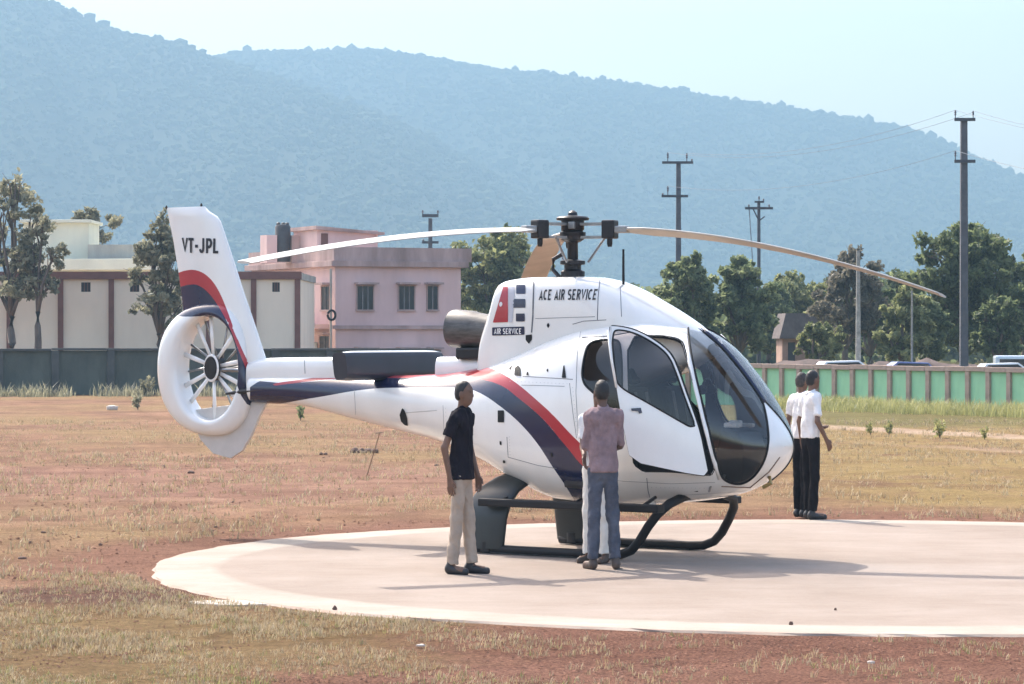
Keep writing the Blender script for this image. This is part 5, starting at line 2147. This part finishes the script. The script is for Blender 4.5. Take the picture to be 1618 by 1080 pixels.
# ---- landing gear
TW = .76
for sg in (-1, 1):                                 # -1 near (starboard)
    y = sg * TW
    pts = [(-.66, y, .05), (0, y, .045), (.9, y, .045), (1.06, y, .055), (1.18, y, .10), (1.27, y, .19), (1.36, y * .985, .33), (1.44, y * .93, .45), (1.50, y * .78, .545), (1.52, y * .5, .60), (1.52, y * .2, .62)]
    sk = MB().tube(pts, [.045] * 8 + [.045, .045, .04], 12).build('skid', M_SKID, heli, True, auto=False)
    MB().tube([(-.45, y, .012), (.9, y, .012)], .012, 6, sq=(3, 1)).build('wear_plate', M_STEEL, sk)
    # step board
    st_ = MB().box(-.50, 1.58 if sg < 0 else 1.40, sg * .80, sg * .93, .475, .55).build('step_board', M_SKID, heli, bevel=.015)
    for xx in (-.3, .55, 1.32):
        MB().tube([(xx, sg * .86, .50), (xx, sg * .55, .60)], .018, 6).build('step_bracket', M_DARKMETAL, st_)
    # broad aft leg fairing
    path = [Vector((-.42, sg * .18, .76)), Vector((-.44, sg * .42, .70)), Vector((-.47, sg * .60, .62)), Vector((-.49, sg * .72, .50)), Vector((-.50, sg * .765, .34)), Vector((-.50, sg * .77, .05))]
    rows = []
    for i, p in enumerate(path):
        d = (path[min(i + 1, len(path) - 1)] - path[max(i - 1, 0)]).normalized()
        nrm = Vector((0, d.z, -d.y)).normalized()
        ch = [.20, .225, .24, .245, .235, .20][i]
        ring = []
        for k in range(24):
            t = 2 * math.pi * k / 24
            ring.append(tuple(p + Vector((math.cos(t) * ch, 0, 0)) + nrm * (math.copysign(abs(math.sin(t)) ** .8, math.sin(t)) * .055)))
        rows.append(ring)
    Vl, Nl, Tl = grid_surf(rows)
    lg = Surf(Vl, Nl, Tl)
    lg.part('aft_leg_fairing', [0], [M_SLATE], heli)
    MB().tube([(-.5, y, .02), (-.5, y, .12)], .07, 12).build('leg_foot', M_DARKMETAL, heli, True)
MB().tube([(1.52, -.2, .62), (1.52, .2, .62)], .04, 12).build('front_cross_tube', M_SKID, heli, True)
MB().tube([(-.42, -.3, .74), (-.42, .3, .74)], .05, 12).build('aft_cross_tube', M_SKID, heli, True)
h, n = hray(1036, 786, FBVH) if hray(1036, 786, FBVH)[0] else (Vector((1.2, -.3, .52)), None)
MB().lathe([(.05, -.05), (.06, -.01), (.03, .05)], 14, c=(1.12, -.3, .50)).build('belly_lamp', M_WHITE, heli, True)
MB().tube([(2.25, 0, .80), (2.28, -.02, .74), (2.20, -.03, .70)], .02, 8).build('pitot_tube', mat('pitot_brass', (.45, .32, .12), .4, metal=.6), heli, True)

# ---- open front door (near side)
gx, gy = np.meshgrid(np.arange(950, 1132, 3.0), np.arange(506, 764, 3.0))


def door_v(px, py):
    xf = 1062 + (py - 560) * .30
    xr = 959 + (py - 515) * .165
    q = (xf - px) / (xf - xr)
    return .70 - .075 * np.clip((py - 560) / 190, -.3, 1) + .42 * q + .045 * np.sin(np.clip((py - 505) / 260, 0, 1) * math.pi)


vv = door_v(gx, gy)
k_ = (gx - CX) / FPX
uu = (k_ * HY - HX + vv * (hs - k_ * hc)) / (hc + k_ * hs)
zz = CAMH - (gy - YH) * (HY - uu * hs - vv * hc) / FPX
Ad = np.stack([uu, -vv, zz], -1)
dr_, dc_ = np.gradient(Ad, axis=0), np.gradient(Ad, axis=1)
Nd = np.cross(dr_, dc_)
Nd /= np.linalg.norm(Nd, axis=2, keepdims=True)
if Nd[..., 1].mean() > 0:
    Nd = -Nd
nr, nc = gx.shape
Td_ = []
for j in range(nr - 1):
    for i in range(nc - 1):
        a, b, c, d = j * nc + i, j * nc + i + 1, (j + 1) * nc + i + 1, (j + 1) * nc + i
        Td_ += [(a, d, c), (a, c, b)]
Td_ = np.array(Td_)
Vdd, Ndd = Ad.reshape(-1, 3), Nd.reshape(-1, 3)
if (np.cross(Vdd[Td_[:, 1]] - Vdd[Td_[:, 0]], Vdd[Td_[:, 2]] - Vdd[Td_[:, 0]]) * Ndd[Td_[:, 0]]).sum() < 0:
    Td_ = Td_[:, ::-1]
pxg = np.stack([gx, gy], -1).reshape(-1, 2)
DO = Surf(Vdd, Ndd, Td_)
OUT = chaikin([(959, 514), (982, 516), (1003, 521), (1024, 531), (1048, 547), (1062, 562), (1072, 586), (1083, 618), (1095, 650), (1106, 683), (1113, 718), (1120, 752), (1090, 748), (1060, 742), (996, 728), (988, 690), (974, 614)], 1)
WIN = chaikin([(966, 521), (984, 521), (1003, 526), (1022, 535), (1045, 550), (1058, 564), (1068, 588), (1079, 620), (1091, 652), (1102, 681), (1060, 657), (1015, 631), (976, 610), (972, 590)], 1)


def ev(poly):
    V_, _ = DO.arr()
    v = -V_[:, 1]
    X = HX + V_[:, 0] * hc - v * hs
    Y = HY - V_[:, 0] * hs - v * hc
    return poly_sdf(np.stack([CX + FPX * X / Y, YH + (CAMH - V_[:, 2]) * FPX / Y], 1), poly)


DO.cut(ev(OUT), 1, (0,))
DO.cut(ev(WIN), 2, (1,))
do, Vo, To = DO.part('front_door', [1], [M_WHITE], heli)
do['label'] = 'white front door swung open'
DO.part('door_lining', [1], [M_LINING], do, offset=-.035, flip=True)
gw, Vg, Tg = DO.part('door_window', [2], [M_TINT], do)
_, Vall, Tall = DO.part('door_edge_tmp', [1, 2], [M_BLACK], None)
bpy.data.objects.remove(bpy.data.objects['door_edge_tmp'])
ed = MB()
for lp in loops_of(Tall):
    q = [Vector(Vall[lp[0]])]
    for i in lp[1:]:
        if (Vector(Vall[i]) - q[-1]).length > .02:
            q.append(Vector(Vall[i]))
    q.append(q[0])
    ed.tube([p + Vector((0, .016, 0)) for p in q], .011, 6, cap=False)
ed.build('door_seal', M_BLACK, do, True, auto=False)
seal(Vg, Tg, .009, M_BLACK, 'window_seal', do)
# bright rear door frame strip
MB().tube([hp(961, 522, door_v(961, 522) + .005), hp(966, 566, door_v(966, 566) + .005), hp(974, 612, door_v(974, 612) + .005)], .013, 8).build('door_frame_strip', M_WHITE, do, True, auto=False)
hd = [hp(a, b, float(door_v(a, b)) + .012) for a, b in ((997, 645), (1011, 644), (1013, 652), (1010, 653), (1008, 649), (998, 649))]
hm_ = MB()
hm_.add([tuple(p) for p in hd] + [tuple(p + Vector((0, .03, 0))) for p in hd], [tuple(range(6)), tuple(reversed(range(6, 12)))] + [(i, i + 6, (i + 1) % 6 + 6, (i + 1) % 6) for i in range(6)])
hm_.build('door_handle', M_NAVY, do)

# ---- cabin inside
bh = MB()
rg_ = [Vector(q) for q in sections(FUS, np.array([.11]), 60)[0]]
cc_ = sum(rg_, Vector()) / 60
bh.prism([((cc_ + (q - cc_) * .955).y, (cc_ + (q - cc_) * .955).z) for q in rg_], 'x', .10, .14)
bh.build('rear_bulkhead', M_LINING, heli)
MB().box(.15, 1.72, -.44, .44, .66, .69).build('cabin_floor', M_LINING, heli)


def seat(x, y):
    s_ = MB()
    s_.box(x - .20, x + .22, y - .17, y + .17, .66, 1.02)
    o = s_.build('seat', M_SEAT, heli, bevel=.04)
    Tm = Matrix.Translation((x - .20, y, 1.0)) @ Matrix.Rotation(R(-12), 4, 'Y')
    MB().box(-.06, .06, -.17, .17, .0, .66, Tm).build('backrest', M_SEAT, o, bevel=.04)
    MB().box(-.05, .04, -.09, .09, .69, .84, Tm).build('headrest', M_SEAT, o, bevel=.03)
    MB().box(.062, .066, -.12, -.07, .1, .6, Tm).box(.062, .066, .07, .12, .1, .6, Tm).build('seat_belt', mat('belt', (.30, .27, .24), .8), o)


for y in (-.34, .34):
    seat(1.28, y)
for y in (-.48, 0, .48):
    seat(.52, y)
ip = MB().prism([(1.80, .64), (2.02, .70), (2.05, 1.05), (1.98, 1.22), (1.80, 1.26), (1.74, 1.0)], 'y', -.14, .30).build('instrument_panel', M_BLACK, heli, bevel=.02)
for i, (yy, z_) in enumerate(((-.06, 1.12), (.08, 1.12), (.22, 1.12), (0, .95), (.16, .95))):
    MB().lathe([(.045, -.005), (.045, .004)], 16, 'x', (1.765, yy, z_)).build('gauge', M_WINK, ip)
for y in (-.34, .34):
    cs = MB().tube([(1.60, y, .64), (1.58, y, .85), (1.66, y, 1.0), (1.60, y, 1.14), (1.61, y, 1.22)], [.014, .014, .016, .018, .024], 8).build('control_stick', M_BLACK, heli, True)
    MB().tube([(1.85, y - .1, .66), (1.9, y - .1, .82)], .012, 6).tube([(1.85, y + .1, .66), (1.9, y + .1, .82)], .012, 6).build('pedals', M_STEEL, heli)
gs = MB()
gs.box(1.80, 1.95, -.10, -.02, 1.262, 1.31).box(1.78, 1.90, .03, .10, 1.262, 1.33).box(1.84, 1.98, .14, .20, 1.262, 1.30)
gs.build('glareshield_papers', mat('glare_cloth', (.5, .47, .45), .8), heli, bevel=.015)
hdp = MB()
hdp.tube([(1.5, .10 + .09 * math.cos(t), 1.62 + .1 * math.sin(t)) for t in np.linspace(.2, math.pi - .2, 9)], .012, 6)
hdp.lathe([(.045, -.02), (.05, 0), (.045, .02)], 12, 'y', (1.5, .19, 1.62)).lathe([(.045, -.02), (.05, 0), (.045, .02)], 12, 'y', (1.5, .01, 1.62))
hdp.build('headset', M_BLACK, heli, True)

# ================================================================== PEOPLE
class Field:
    """signed-distance field on a grid; shapes are blended into one continuous surface"""
    def __init__(self, lo, hi, h):
        self.h = h
        self.lo = np.array(lo, np.float32)
        self.n = np.ceil((np.array(hi) - lo) / h).astype(int) + 1
        self.ax = [self.lo[i] + h * np.arange(self.n[i], dtype=np.float32) for i in range(3)]
        self.F = np.full(self.n, .2, np.float32)

    def sub(self, lo, hi, m=.07):
        sl = []
        for i in range(3):
            a = int(max(0, math.floor((lo[i] - m - self.lo[i]) / self.h)))
            b = int(min(self.n[i], math.ceil((hi[i] + m - self.lo[i]) / self.h) + 1))
            sl.append(slice(a, max(a + 1, b)))
        return tuple(sl)

    def put(self, d, sl, k):
        F = self.F[sl]
        if k > 0:
            t = np.clip(.5 + .5 * (F - d) / k, 0, 1)
            self.F[sl] = F * (1 - t) + d * t - k * t * (1 - t)
        else:
            self.F[sl] = np.minimum(F, d)

    def cone(self, a, b, ra, rb, k=.03, sy=1.0, clip=None):
        a, b = np.array(a, np.float32), np.array(b, np.float32)
        r = max(ra, rb)
        sl = self.sub(np.minimum(a, b) - r, np.maximum(a, b) + r)
        x = self.ax[0][sl[0]][:, None, None]
        y = self.ax[1][sl[1]][None, :, None]
        z = self.ax[2][sl[2]][None, None, :]
        px, py, pz = x - a[0], (y - a[1]) * sy, z - a[2]
        d = (b - a) * [1, sy, 1]
        L2 = float(d @ d) or 1e-9
        t = np.clip((px * d[0] + py * d[1] + pz * d[2]) / L2, 0, 1)
        D = np.sqrt((px - t * d[0]) ** 2 + (py - t * d[1]) ** 2 + (pz - t * d[2]) ** 2) - (ra + (rb - ra) * t)
        if clip is not None:
            c, n = clip
            D = np.maximum(D, (x - c[0]) * n[0] + (y - c[1]) * n[1] + (z - c[2]) * n[2])
        self.put(D, sl, k)

    def ell(self, c, r, k=.02):
        c = np.array(c, np.float32)
        r = np.array(r, np.float32)
        sl = self.sub(c - r, c + r)
        x = (self.ax[0][sl[0]][:, None, None] - c[0]) / r[0]
        y = (self.ax[1][sl[1]][None, :, None] - c[1]) / r[1]
        z = (self.ax[2][sl[2]][None, None, :] - c[2]) / r[2]
        self.put((np.sqrt(x * x + y * y + z * z) - 1) * r.min(), sl, k)

    def plane(self, c, n):
        x = self.ax[0][:, None, None]
        y = self.ax[1][None, :, None]
        z = self.ax[2][None, None, :]
        self.F = np.maximum(self.F, (x - c[0]) * n[0] + (y - c[1]) * n[1] + (z - c[2]) * n[2]).astype(np.float32)

    def folds(self, amp, f, seed, zdir=1.0):
        rng = np.random.RandomState(seed)
        x = self.ax[0][:, None, None]
        y = self.ax[1][None, :, None]
        z = self.ax[2][None, None, :]
        for i in range(5):
            w = rng.normal(size=3) * [1, 1, zdir]
            w = w / np.linalg.norm(w) * f * rng.uniform(.6, 1.7)
            self.F += (amp * np.sin(x * w[0] + y * w[1] + z * w[2] + rng.uniform(0, 6))).astype(np.float32)

    def mesh(self):
        F = self.F
        nx, ny, nz = F.shape
        S_ = F < 0
        cs = [(i, j, k) for i in (0, 1) for j in (0, 1) for k in (0, 1)]
        cnt = sum(S_[i:nx - 1 + i, j:ny - 1 + j, k:nz - 1 + k].astype(np.int8) for i, j, k in cs)
        act = (cnt > 0) & (cnt < 8)
        I = np.argwhere(act)
        idx = np.full(act.shape, -1, int)
        idx[act] = np.arange(len(I))
        pos = np.zeros((len(I), 3))
        num = np.zeros(len(I))
        for a in cs:
            for ax in range(3):
                if a[ax] == 1:
                    continue
                b = list(a)
                b[ax] = 1
                fa = F[I[:, 0] + a[0], I[:, 1] + a[1], I[:, 2] + a[2]]
                fb = F[I[:, 0] + b[0], I[:, 1] + b[1], I[:, 2] + b[2]]
                m = (fa < 0) != (fb < 0)
                t = np.where(m, fa / np.where(m, fa - fb, 1), 0)
                p = np.array(a)[None] + np.eye(3)[ax][None] * t[:, None]
                pos += p * m[:, None]
                num += m
        V = (I + pos / num[:, None]) * self.h + self.lo
        faces = []
        for ax in range(3):
            sh = [nx, ny, nz]
            o = [x for x in range(3) if x != ax]
            s0 = [slice(None)] * 3
            s1 = [slice(None)] * 3
            s0[ax], s1[ax] = slice(0, sh[ax] - 1), slice(1, sh[ax])
            ch = S_[tuple(s0)] != S_[tuple(s1)]
            E_ = np.argwhere(ch)
            E_ = E_[(E_[:, o[0]] > 0) & (E_[:, o[1]] > 0) & (E_[:, o[0]] < sh[o[0]] - 1) & (E_[:, o[1]] < sh[o[1]] - 1)]
            q = []
            for d0, d1 in ((0, 0), (1, 0), (1, 1), (0, 1)):
                c = E_.copy()
                c[:, o[0]] -= d0
                c[:, o[1]] -= d1
                q.append(idx[c[:, 0], c[:, 1], c[:, 2]])
            q = np.stack(q, 1)
            ins = S_[E_[:, 0], E_[:, 1], E_[:, 2]]
            flip = ins if ax != 1 else ~ins
            q[flip] = q[flip][:, ::-1]
            faces.append(q)
        Fq = np.vstack(faces)
        return V, Fq[(Fq >= 0).all(1)]


def person(label, x, y, face, mats_, pose=None, H=1.72, seed=1, sleeve=.85, hem=.86, long_sleeve=False, plan=.80, group='people round the helicopter', build=1.0, collar=True, tuck=False):
    po = dict(Rel=(.25, -.03, 1.13), Rwr=(.26, .02, .88), Lel=(-.25, -.03, 1.13), Lwr=(-.26, .02, .88),
              Rkn=(.10, .01, .49), Ran=(.11, -.01, .085), Lkn=(-.10, .01, .49), Lan=(-.11, -.01, .085), Rtoe=(.03, .19), Ltoe=(-.03, .19), head=(0, 0), fing=(0, 0, -1))
    po.update(pose or {})
    skin, shirt_m, pants_m, hair_m, shoe_m = mats_
    root = empty('person', (x, y, 0), 0)
    sc = H / 1.72
    ang = face
    ca, sa = math.cos(ang), math.sin(ang)

    def out(V):
        V = V * [build, build, 1] if False else V
        X = (V[:, 0] * ca - V[:, 1] * sa) * plan * sc
        Yv = (V[:, 0] * sa + V[:, 1] * ca) * plan * sc
        return np.stack([X, Yv, V[:, 2] * sc], 1)

    def emit(F_, name, m, parent):
        V_, Q = F_.mesh()
        o = meshobj(name, out(V_), Q, m, parent, True)
        return o
    sh = {s: np.array((s * .168, 0, 1.385)) for s in (1, -1)}
    el = {1: np.array(po['Rel']), -1: np.array(po['Lel'])}
    wr = {1: np.array(po['Rwr']), -1: np.array(po['Lwr'])}
    hipj = {s: np.array((s * .088, 0, .90)) for s in (1, -1)}
    kn = {1: np.array(po['Rkn']), -1: np.array(po['Lkn'])}
    an = {1: np.array(po['Ran']), -1: np.array(po['Lan'])}
    toe = {1: np.array(po['Rtoe']), -1: np.array(po['Ltoe'])}
    hx, hy = po['head']
    allp = np.array(list(el.values()) + list(wr.values()) + list(kn.values()) + list(an.values()))
    lo = np.minimum(allp.min(0) - .17, (-.36, -.24, 0))
    hi = np.maximum(allp.max(0) + .19, (.36, .34, 1.74))
    lo[2], hi[2] = -.02, 1.76
    # body
    B = Field(lo, hi, .0085)
    B.cone((0, 0, .93), (0, 0, 1.06), .118, .108, .04, 1.5)
    B.cone((0, 0, 1.06), (0, .01, 1.33), .108, .135, .05, 1.6)
    B.cone((-.12, -.005, 1.385), (.12, -.005, 1.385), .046, .046, .05)
    B.cone((0, -.01, 1.40), (hx * .5, .012 + hy * .5, 1.53), .06, .05, .03)
    hcx, hcy = hx, hy
    B.ell((hcx, .018 + hcy, 1.637), (.076, .094, .084), .02)
    B.ell((hcx, .030 + hcy, 1.59), (.062, .078, .075), .04)
    B.ell((hcx, .052 + hcy, 1.555), (.050, .055, .050), .03)
    B.cone((hcx, .100 + hcy, 1.625), (hcx, .118 + hcy, 1.595), .009, .015, .012)
    B.cone((hcx - .025, .098 + hcy, 1.562), (hcx + .025, .098 + hcy, 1.562), .007, .007, .01)
    B.cone((hcx - .045, .094 + hcy, 1.645), (hcx + .045, .094 + hcy, 1.645), .009, .009, .014)
    for s in (1, -1):
        B.ell((hcx + s * .078, .012 + hcy, 1.605), (.014, .024, .034), .008)
        B.cone(sh[s], el[s], .043, .037, .03)
        B.cone(el[s], wr[s], .040, .026, .015)
        # hand: palm, four fingers, thumb
        d = wr[s] - el[s]
        d = d / np.linalg.norm(d) * .5 + np.array(po['fing']) * .5
        d = d / np.linalg.norm(d)
        side = np.array((0, 1.0, 0)) if abs(d[1]) < .8 else np.array((s * 1.0, 0, 0))
        side = side - d * (side @ d)
        side /= np.linalg.norm(side)
        inn = np.cross(d, side)
        inn *= -np.sign(inn[0] * s) or 1
        for q in (-.022, .0, .022):
            B.cone(wr[s] + side * q * .5, wr[s] + d * .085 + side * q, .018, .015, .012)
        for i, q in enumerate((-.033, -.011, .011, .033)):
            L_ = (.062, .075, .078, .066)[i]
            k1 = wr[s] + d * .092 + side * q
            k2 = k1 + d * L_ * .55 + inn * .010
            k3 = k2 + d * L_ * .45 + inn * .026
            B.cone(k1, k2, .0105, .0095, .004)
            B.cone(k2, k3, .0095, .008, .004)
        t1_ = wr[s] + d * .03 + side * .022
        B.cone(t1_, t1_ + d * .035 + side * .030 + inn * .01, .013, .011, .01)
        B.cone(t1_ + d * .035 + side * .030 + inn * .01, t1_ + d * .072 + side * .036 + inn * .02, .011, .009, .006)
        B.cone(hipj[s], kn[s], .062, .046, .04)
        B.cone(kn[s], an[s], .046, .034, .02)
        tp = an[s] + np.array((toe[s][0], toe[s][1] * .8, -.045))
        B.cone(an[s] + [0, -.03, -.04], tp, .036, .030, .03)
    body = emit(B, 'body', skin, root)
    # shirt
    G = Field((lo[0], lo[1], hem - .05), (hi[0], hi[1], 1.52), .010)
    G.cone((0, 0, .80), (0, 0, 1.08), .152 if tuck else .196, .152, .04, 1.32)
    G.cone((0, 0, 1.06), (0, .01, 1.34), .148, .166, .05, 1.42)
    G.cone((-.115, -.005, 1.395), (.115, -.005, 1.395), .074, .074, .06)
    for s in (1, -1):
        if long_sleeve:
            G.cone(sh[s], el[s], .060, .050, .03)
            d = (wr[s] - el[s])
            e = el[s] + d * sleeve
            G.cone(el[s], wr[s], .050, .042, .02, clip=(e, d / np.linalg.norm(d)))
        else:
            d = (el[s] - sh[s])
            e = sh[s] + d * sleeve
            G.cone(sh[s], el[s], .070, .062, .03, clip=(e, d / np.linalg.norm(d)))
    G.folds(.0048, 30, seed, .6)
    G.folds(.0026, 70, seed + 9, .5)
    G.plane((0, 0, hem), (0, 0, -1))
    G.plane((0, 0, 1.475), (0, -.28, .96))
    so = emit(G, 'shirt', shirt_m, root)
    if collar:
        K = Field((-.14, -.14, 1.40), (.14, .16, 1.54), .009)
        K.cone((0, -.012, 1.44), (0, .004, 1.49), .074, .066, .01)
        K.plane((0, 0, 1.498), (0, -.35, .94))
        K.plane((0, 0, 1.43), (0, 0, -1))
        emit(K, 'collar', shirt_m, so)
    # trousers
    Q = Field((lo[0], lo[1], 0), (hi[0], hi[1], 1.06), .010)
    Q.cone((0, 0, .91), (0, 0, 1.04), .142, .128, .04, 1.36)
    for s in (1, -1):
        Q.cone(hipj[s], kn[s], .088, .070, .035)
        d = an[s] - kn[s]
        e = kn[s] + d * .97
        Q.cone(kn[s], an[s] , .072, .066, .02, clip=(e, d / np.linalg.norm(d)))
    Q.folds(.0026, 27, seed + 3, .7)
    Q.folds(.0014, 70, seed + 13, .9)
    Q.plane((0, 0, .985 if tuck else hem + .045), (0, 0, 1))
    po_ = emit(Q, 'trousers', pants_m, root)
    # shoes
    for s in (1, -1):
        a = an[s]
        t_ = np.array((toe[s][0], toe[s][1], 0))
        Z = Field((a[0] - .16, a[1] - .18, -.01), (a[0] + .16, a[1] + .30, .15), .008)
        Z.cone((a[0], a[1] - .045, .045), (a[0] + t_[0], a[1] + t_[1], .026), .042, .034, .02)
        Z.cone((a[0], a[1] - .03, .05), (a[0], a[1] - .01, .095), .046, .046, .02)
        Z.plane((0, 0, .0), (0, 0, -1))
        Z.plane((0, 0, .115), (0, 0, 1))
        emit(Z, 'shoe', shoe_m, root)
    # hair
    A_ = Field((hcx - .13, hcy - .13, 1.5), (hcx + .13, hcy + .18, 1.76), .008)
    A_.ell((hcx, .008 + hcy, 1.640), (.084, .101, .089), .01)
    A_.ell((hcx, -.022 + hcy, 1.595), (.070, .066, .060), .03)
    A_.folds(.0006, 190, seed + 5)
    A_.plane((hcx, .050 + hcy, 1.652), (0, .82, -.57))
    A_.plane((hcx, hcy, 1.548), (0, 0, -1))
    emit(A_, 'hair', hair_m, body)
    for s in (1, -1):
        e_ = MB().lathe([(.0, -.004), (.010, -.002), (.010, .002), (.0, .004)], 10, 'y')
        eo = e_.build('eye', mat('eye_dark', (.02, .016, .014), .3), body, True)
        p_ = out(np.array([[hcx + s * .030, .106 + hcy, 1.628]]))[0]
        eo.location = p_
        eo.rotation_euler = (0, 0, ang)
    tag(root, label, 'person', group)
    return root


M_SKIN1 = mat('skin_brown', (.16, .085, .055), .55, var=.08, scale=8)
M_SKIN2 = mat('skin_dark_brown', (.115, .062, .042), .55, var=.08, scale=8)
M_HAIR = mat('hair_black', (.014, .012, .012), .6, var=.2, scale=40)
M_HAIRG = mat('hair_greying', (.06, .05, .045), .7, var=.3, scale=40)
M_POLO = mat('black_polo', (.016, .013, .019), .9, var=.15, scale=9, bump=.15, bscale=60, spec=.12)
M_KHAKI = mat('beige_trousers', (.40, .32, .255), .9, var=.08, scale=7, bump=.2, bscale=30, spec=.12)
M_MAUVE = mat('mauve_grey_shirt', (.29, .205, .215), .9, var=.16, scale=7, bump=.3, bscale=24, spec=.12)
M_JEANS = mat('grey_blue_jeans', (.12, .13, .165), .9, color2=(.055, .06, .08), scale=6, bump=.3, bscale=26, spec=.12)
M_WSHIRT = mat('white_shirt_cloth', (.78, .77, .76), .9, var=.03, scale=7, bump=.2, bscale=30, spec=.12)
M_BTROU = mat('black_trousers', (.012, .010, .012), .9, var=.2, scale=6, bump=.2, bscale=25, spec=.12)
M_WTROU = mat('white_trousers', (.72, .68, .62), .9, var=.05, scale=6, bump=.2, bscale=25, spec=.12)
M_SHOE = mat('black_shoes', (.02, .018, .02), .5, var=.2)
M_SANDAL = mat('brown_sandals', (.09, .06, .045), .6, var=.2)


def at(px_, py_):
    Y = 10087 / (py_ - 527)
    return PX(px_, Y), Y


x, y = at(729, 906)
person('man in black polo shirt and beige trousers standing left of the skids', x, y, R(-90 - 22), (M_SKIN1, M_POLO, M_KHAKI, M_HAIR, M_SHOE),
       dict(Rkn=(.085, -.02, .49), Ran=(.09, -.075, .085), Lkn=(-.085, .045, .49), Lan=(-.09, .085, .085), Rel=(.25, -.10, 1.13), Rwr=(.22, -.05, .87), Lel=(-.24, .0, 1.13), Lwr=(-.22, .10, .89), Rtoe=(.05, .19), Ltoe=(.0, .19), head=(.005, .02)),
       1.73, 11, sleeve=.62, hem=.845)
x, y = at(953, 899)
person('man in mauve-grey shirt and jeans facing the open cabin door, back to us', x, y, R(8), (M_SKIN2, M_MAUVE, M_JEANS, M_HAIR, M_SANDAL),
       dict(Rel=(.20, .05, 1.13), Rwr=(.13, .27, 1.12), Lel=(-.185, .05, 1.13), Lwr=(-.12, .27, 1.14), Rkn=(.11, .015, .49), Ran=(.135, -.02, .085), Lkn=(-.105, .01, .49), Lan=(-.12, -.01, .085), fing=(0, .8, .3), head=(-.01, .02), Rtoe=(.06, .17), Ltoe=(-.06, .17)),
       1.73, 21, sleeve=.45, hem=.885, long_sleeve=True)
x, y = at(942, 889)
person('man in white shirt and trousers mostly hidden behind the mauve-shirted man', x, y, R(150), (M_SKIN1, M_WSHIRT, M_WTROU, M_HAIR, M_SANDAL),
       dict(Rel=(.17, .03, 1.13), Rwr=(.06, .2, 1.05), Lel=(-.21, .02, 1.13), Lwr=(-.12, .22, 1.05), head=(-.07, .01)), 1.66, 31, sleeve=.7, hem=.92)
x, y = at(1281, 820)
person('nearer man in white shirt and black trousers right of the nose, arm bent forward', x, y, R(-62), (M_SKIN1, M_WSHIRT, M_BTROU, M_HAIR, M_SHOE),
       dict(Rel=(.25, -.05, 1.14), Rwr=(.22, .12, .93), Rkn=(.085, .01, .49), Lkn=(-.085, .01, .49), Ran=(.08, -.02, .085), Lan=(-.08, .02, .085), fing=(0, .5, -.7), head=(0, .02)),
       1.73, 41, sleeve=.75, hem=.94, tuck=True, group='crew by the nose')
x, y = at(1266, 817)
person('farther man in white shirt and black trousers standing against the nose', x, y, R(-50), (M_SKIN1, M_WSHIRT, M_BTROU, M_HAIRG, M_SHOE),
       dict(Rel=(.25, -.03, 1.14), Rwr=(.20, .20, 1.08), Rkn=(.08, .01, .49), Lkn=(-.08, .01, .49), Ran=(.07, -.01, .085), Lan=(-.07, .01, .085), fing=(0, .8, 0)),
       1.70, 51, sleeve=.7, hem=.94, tuck=True, group='crew by the nose')
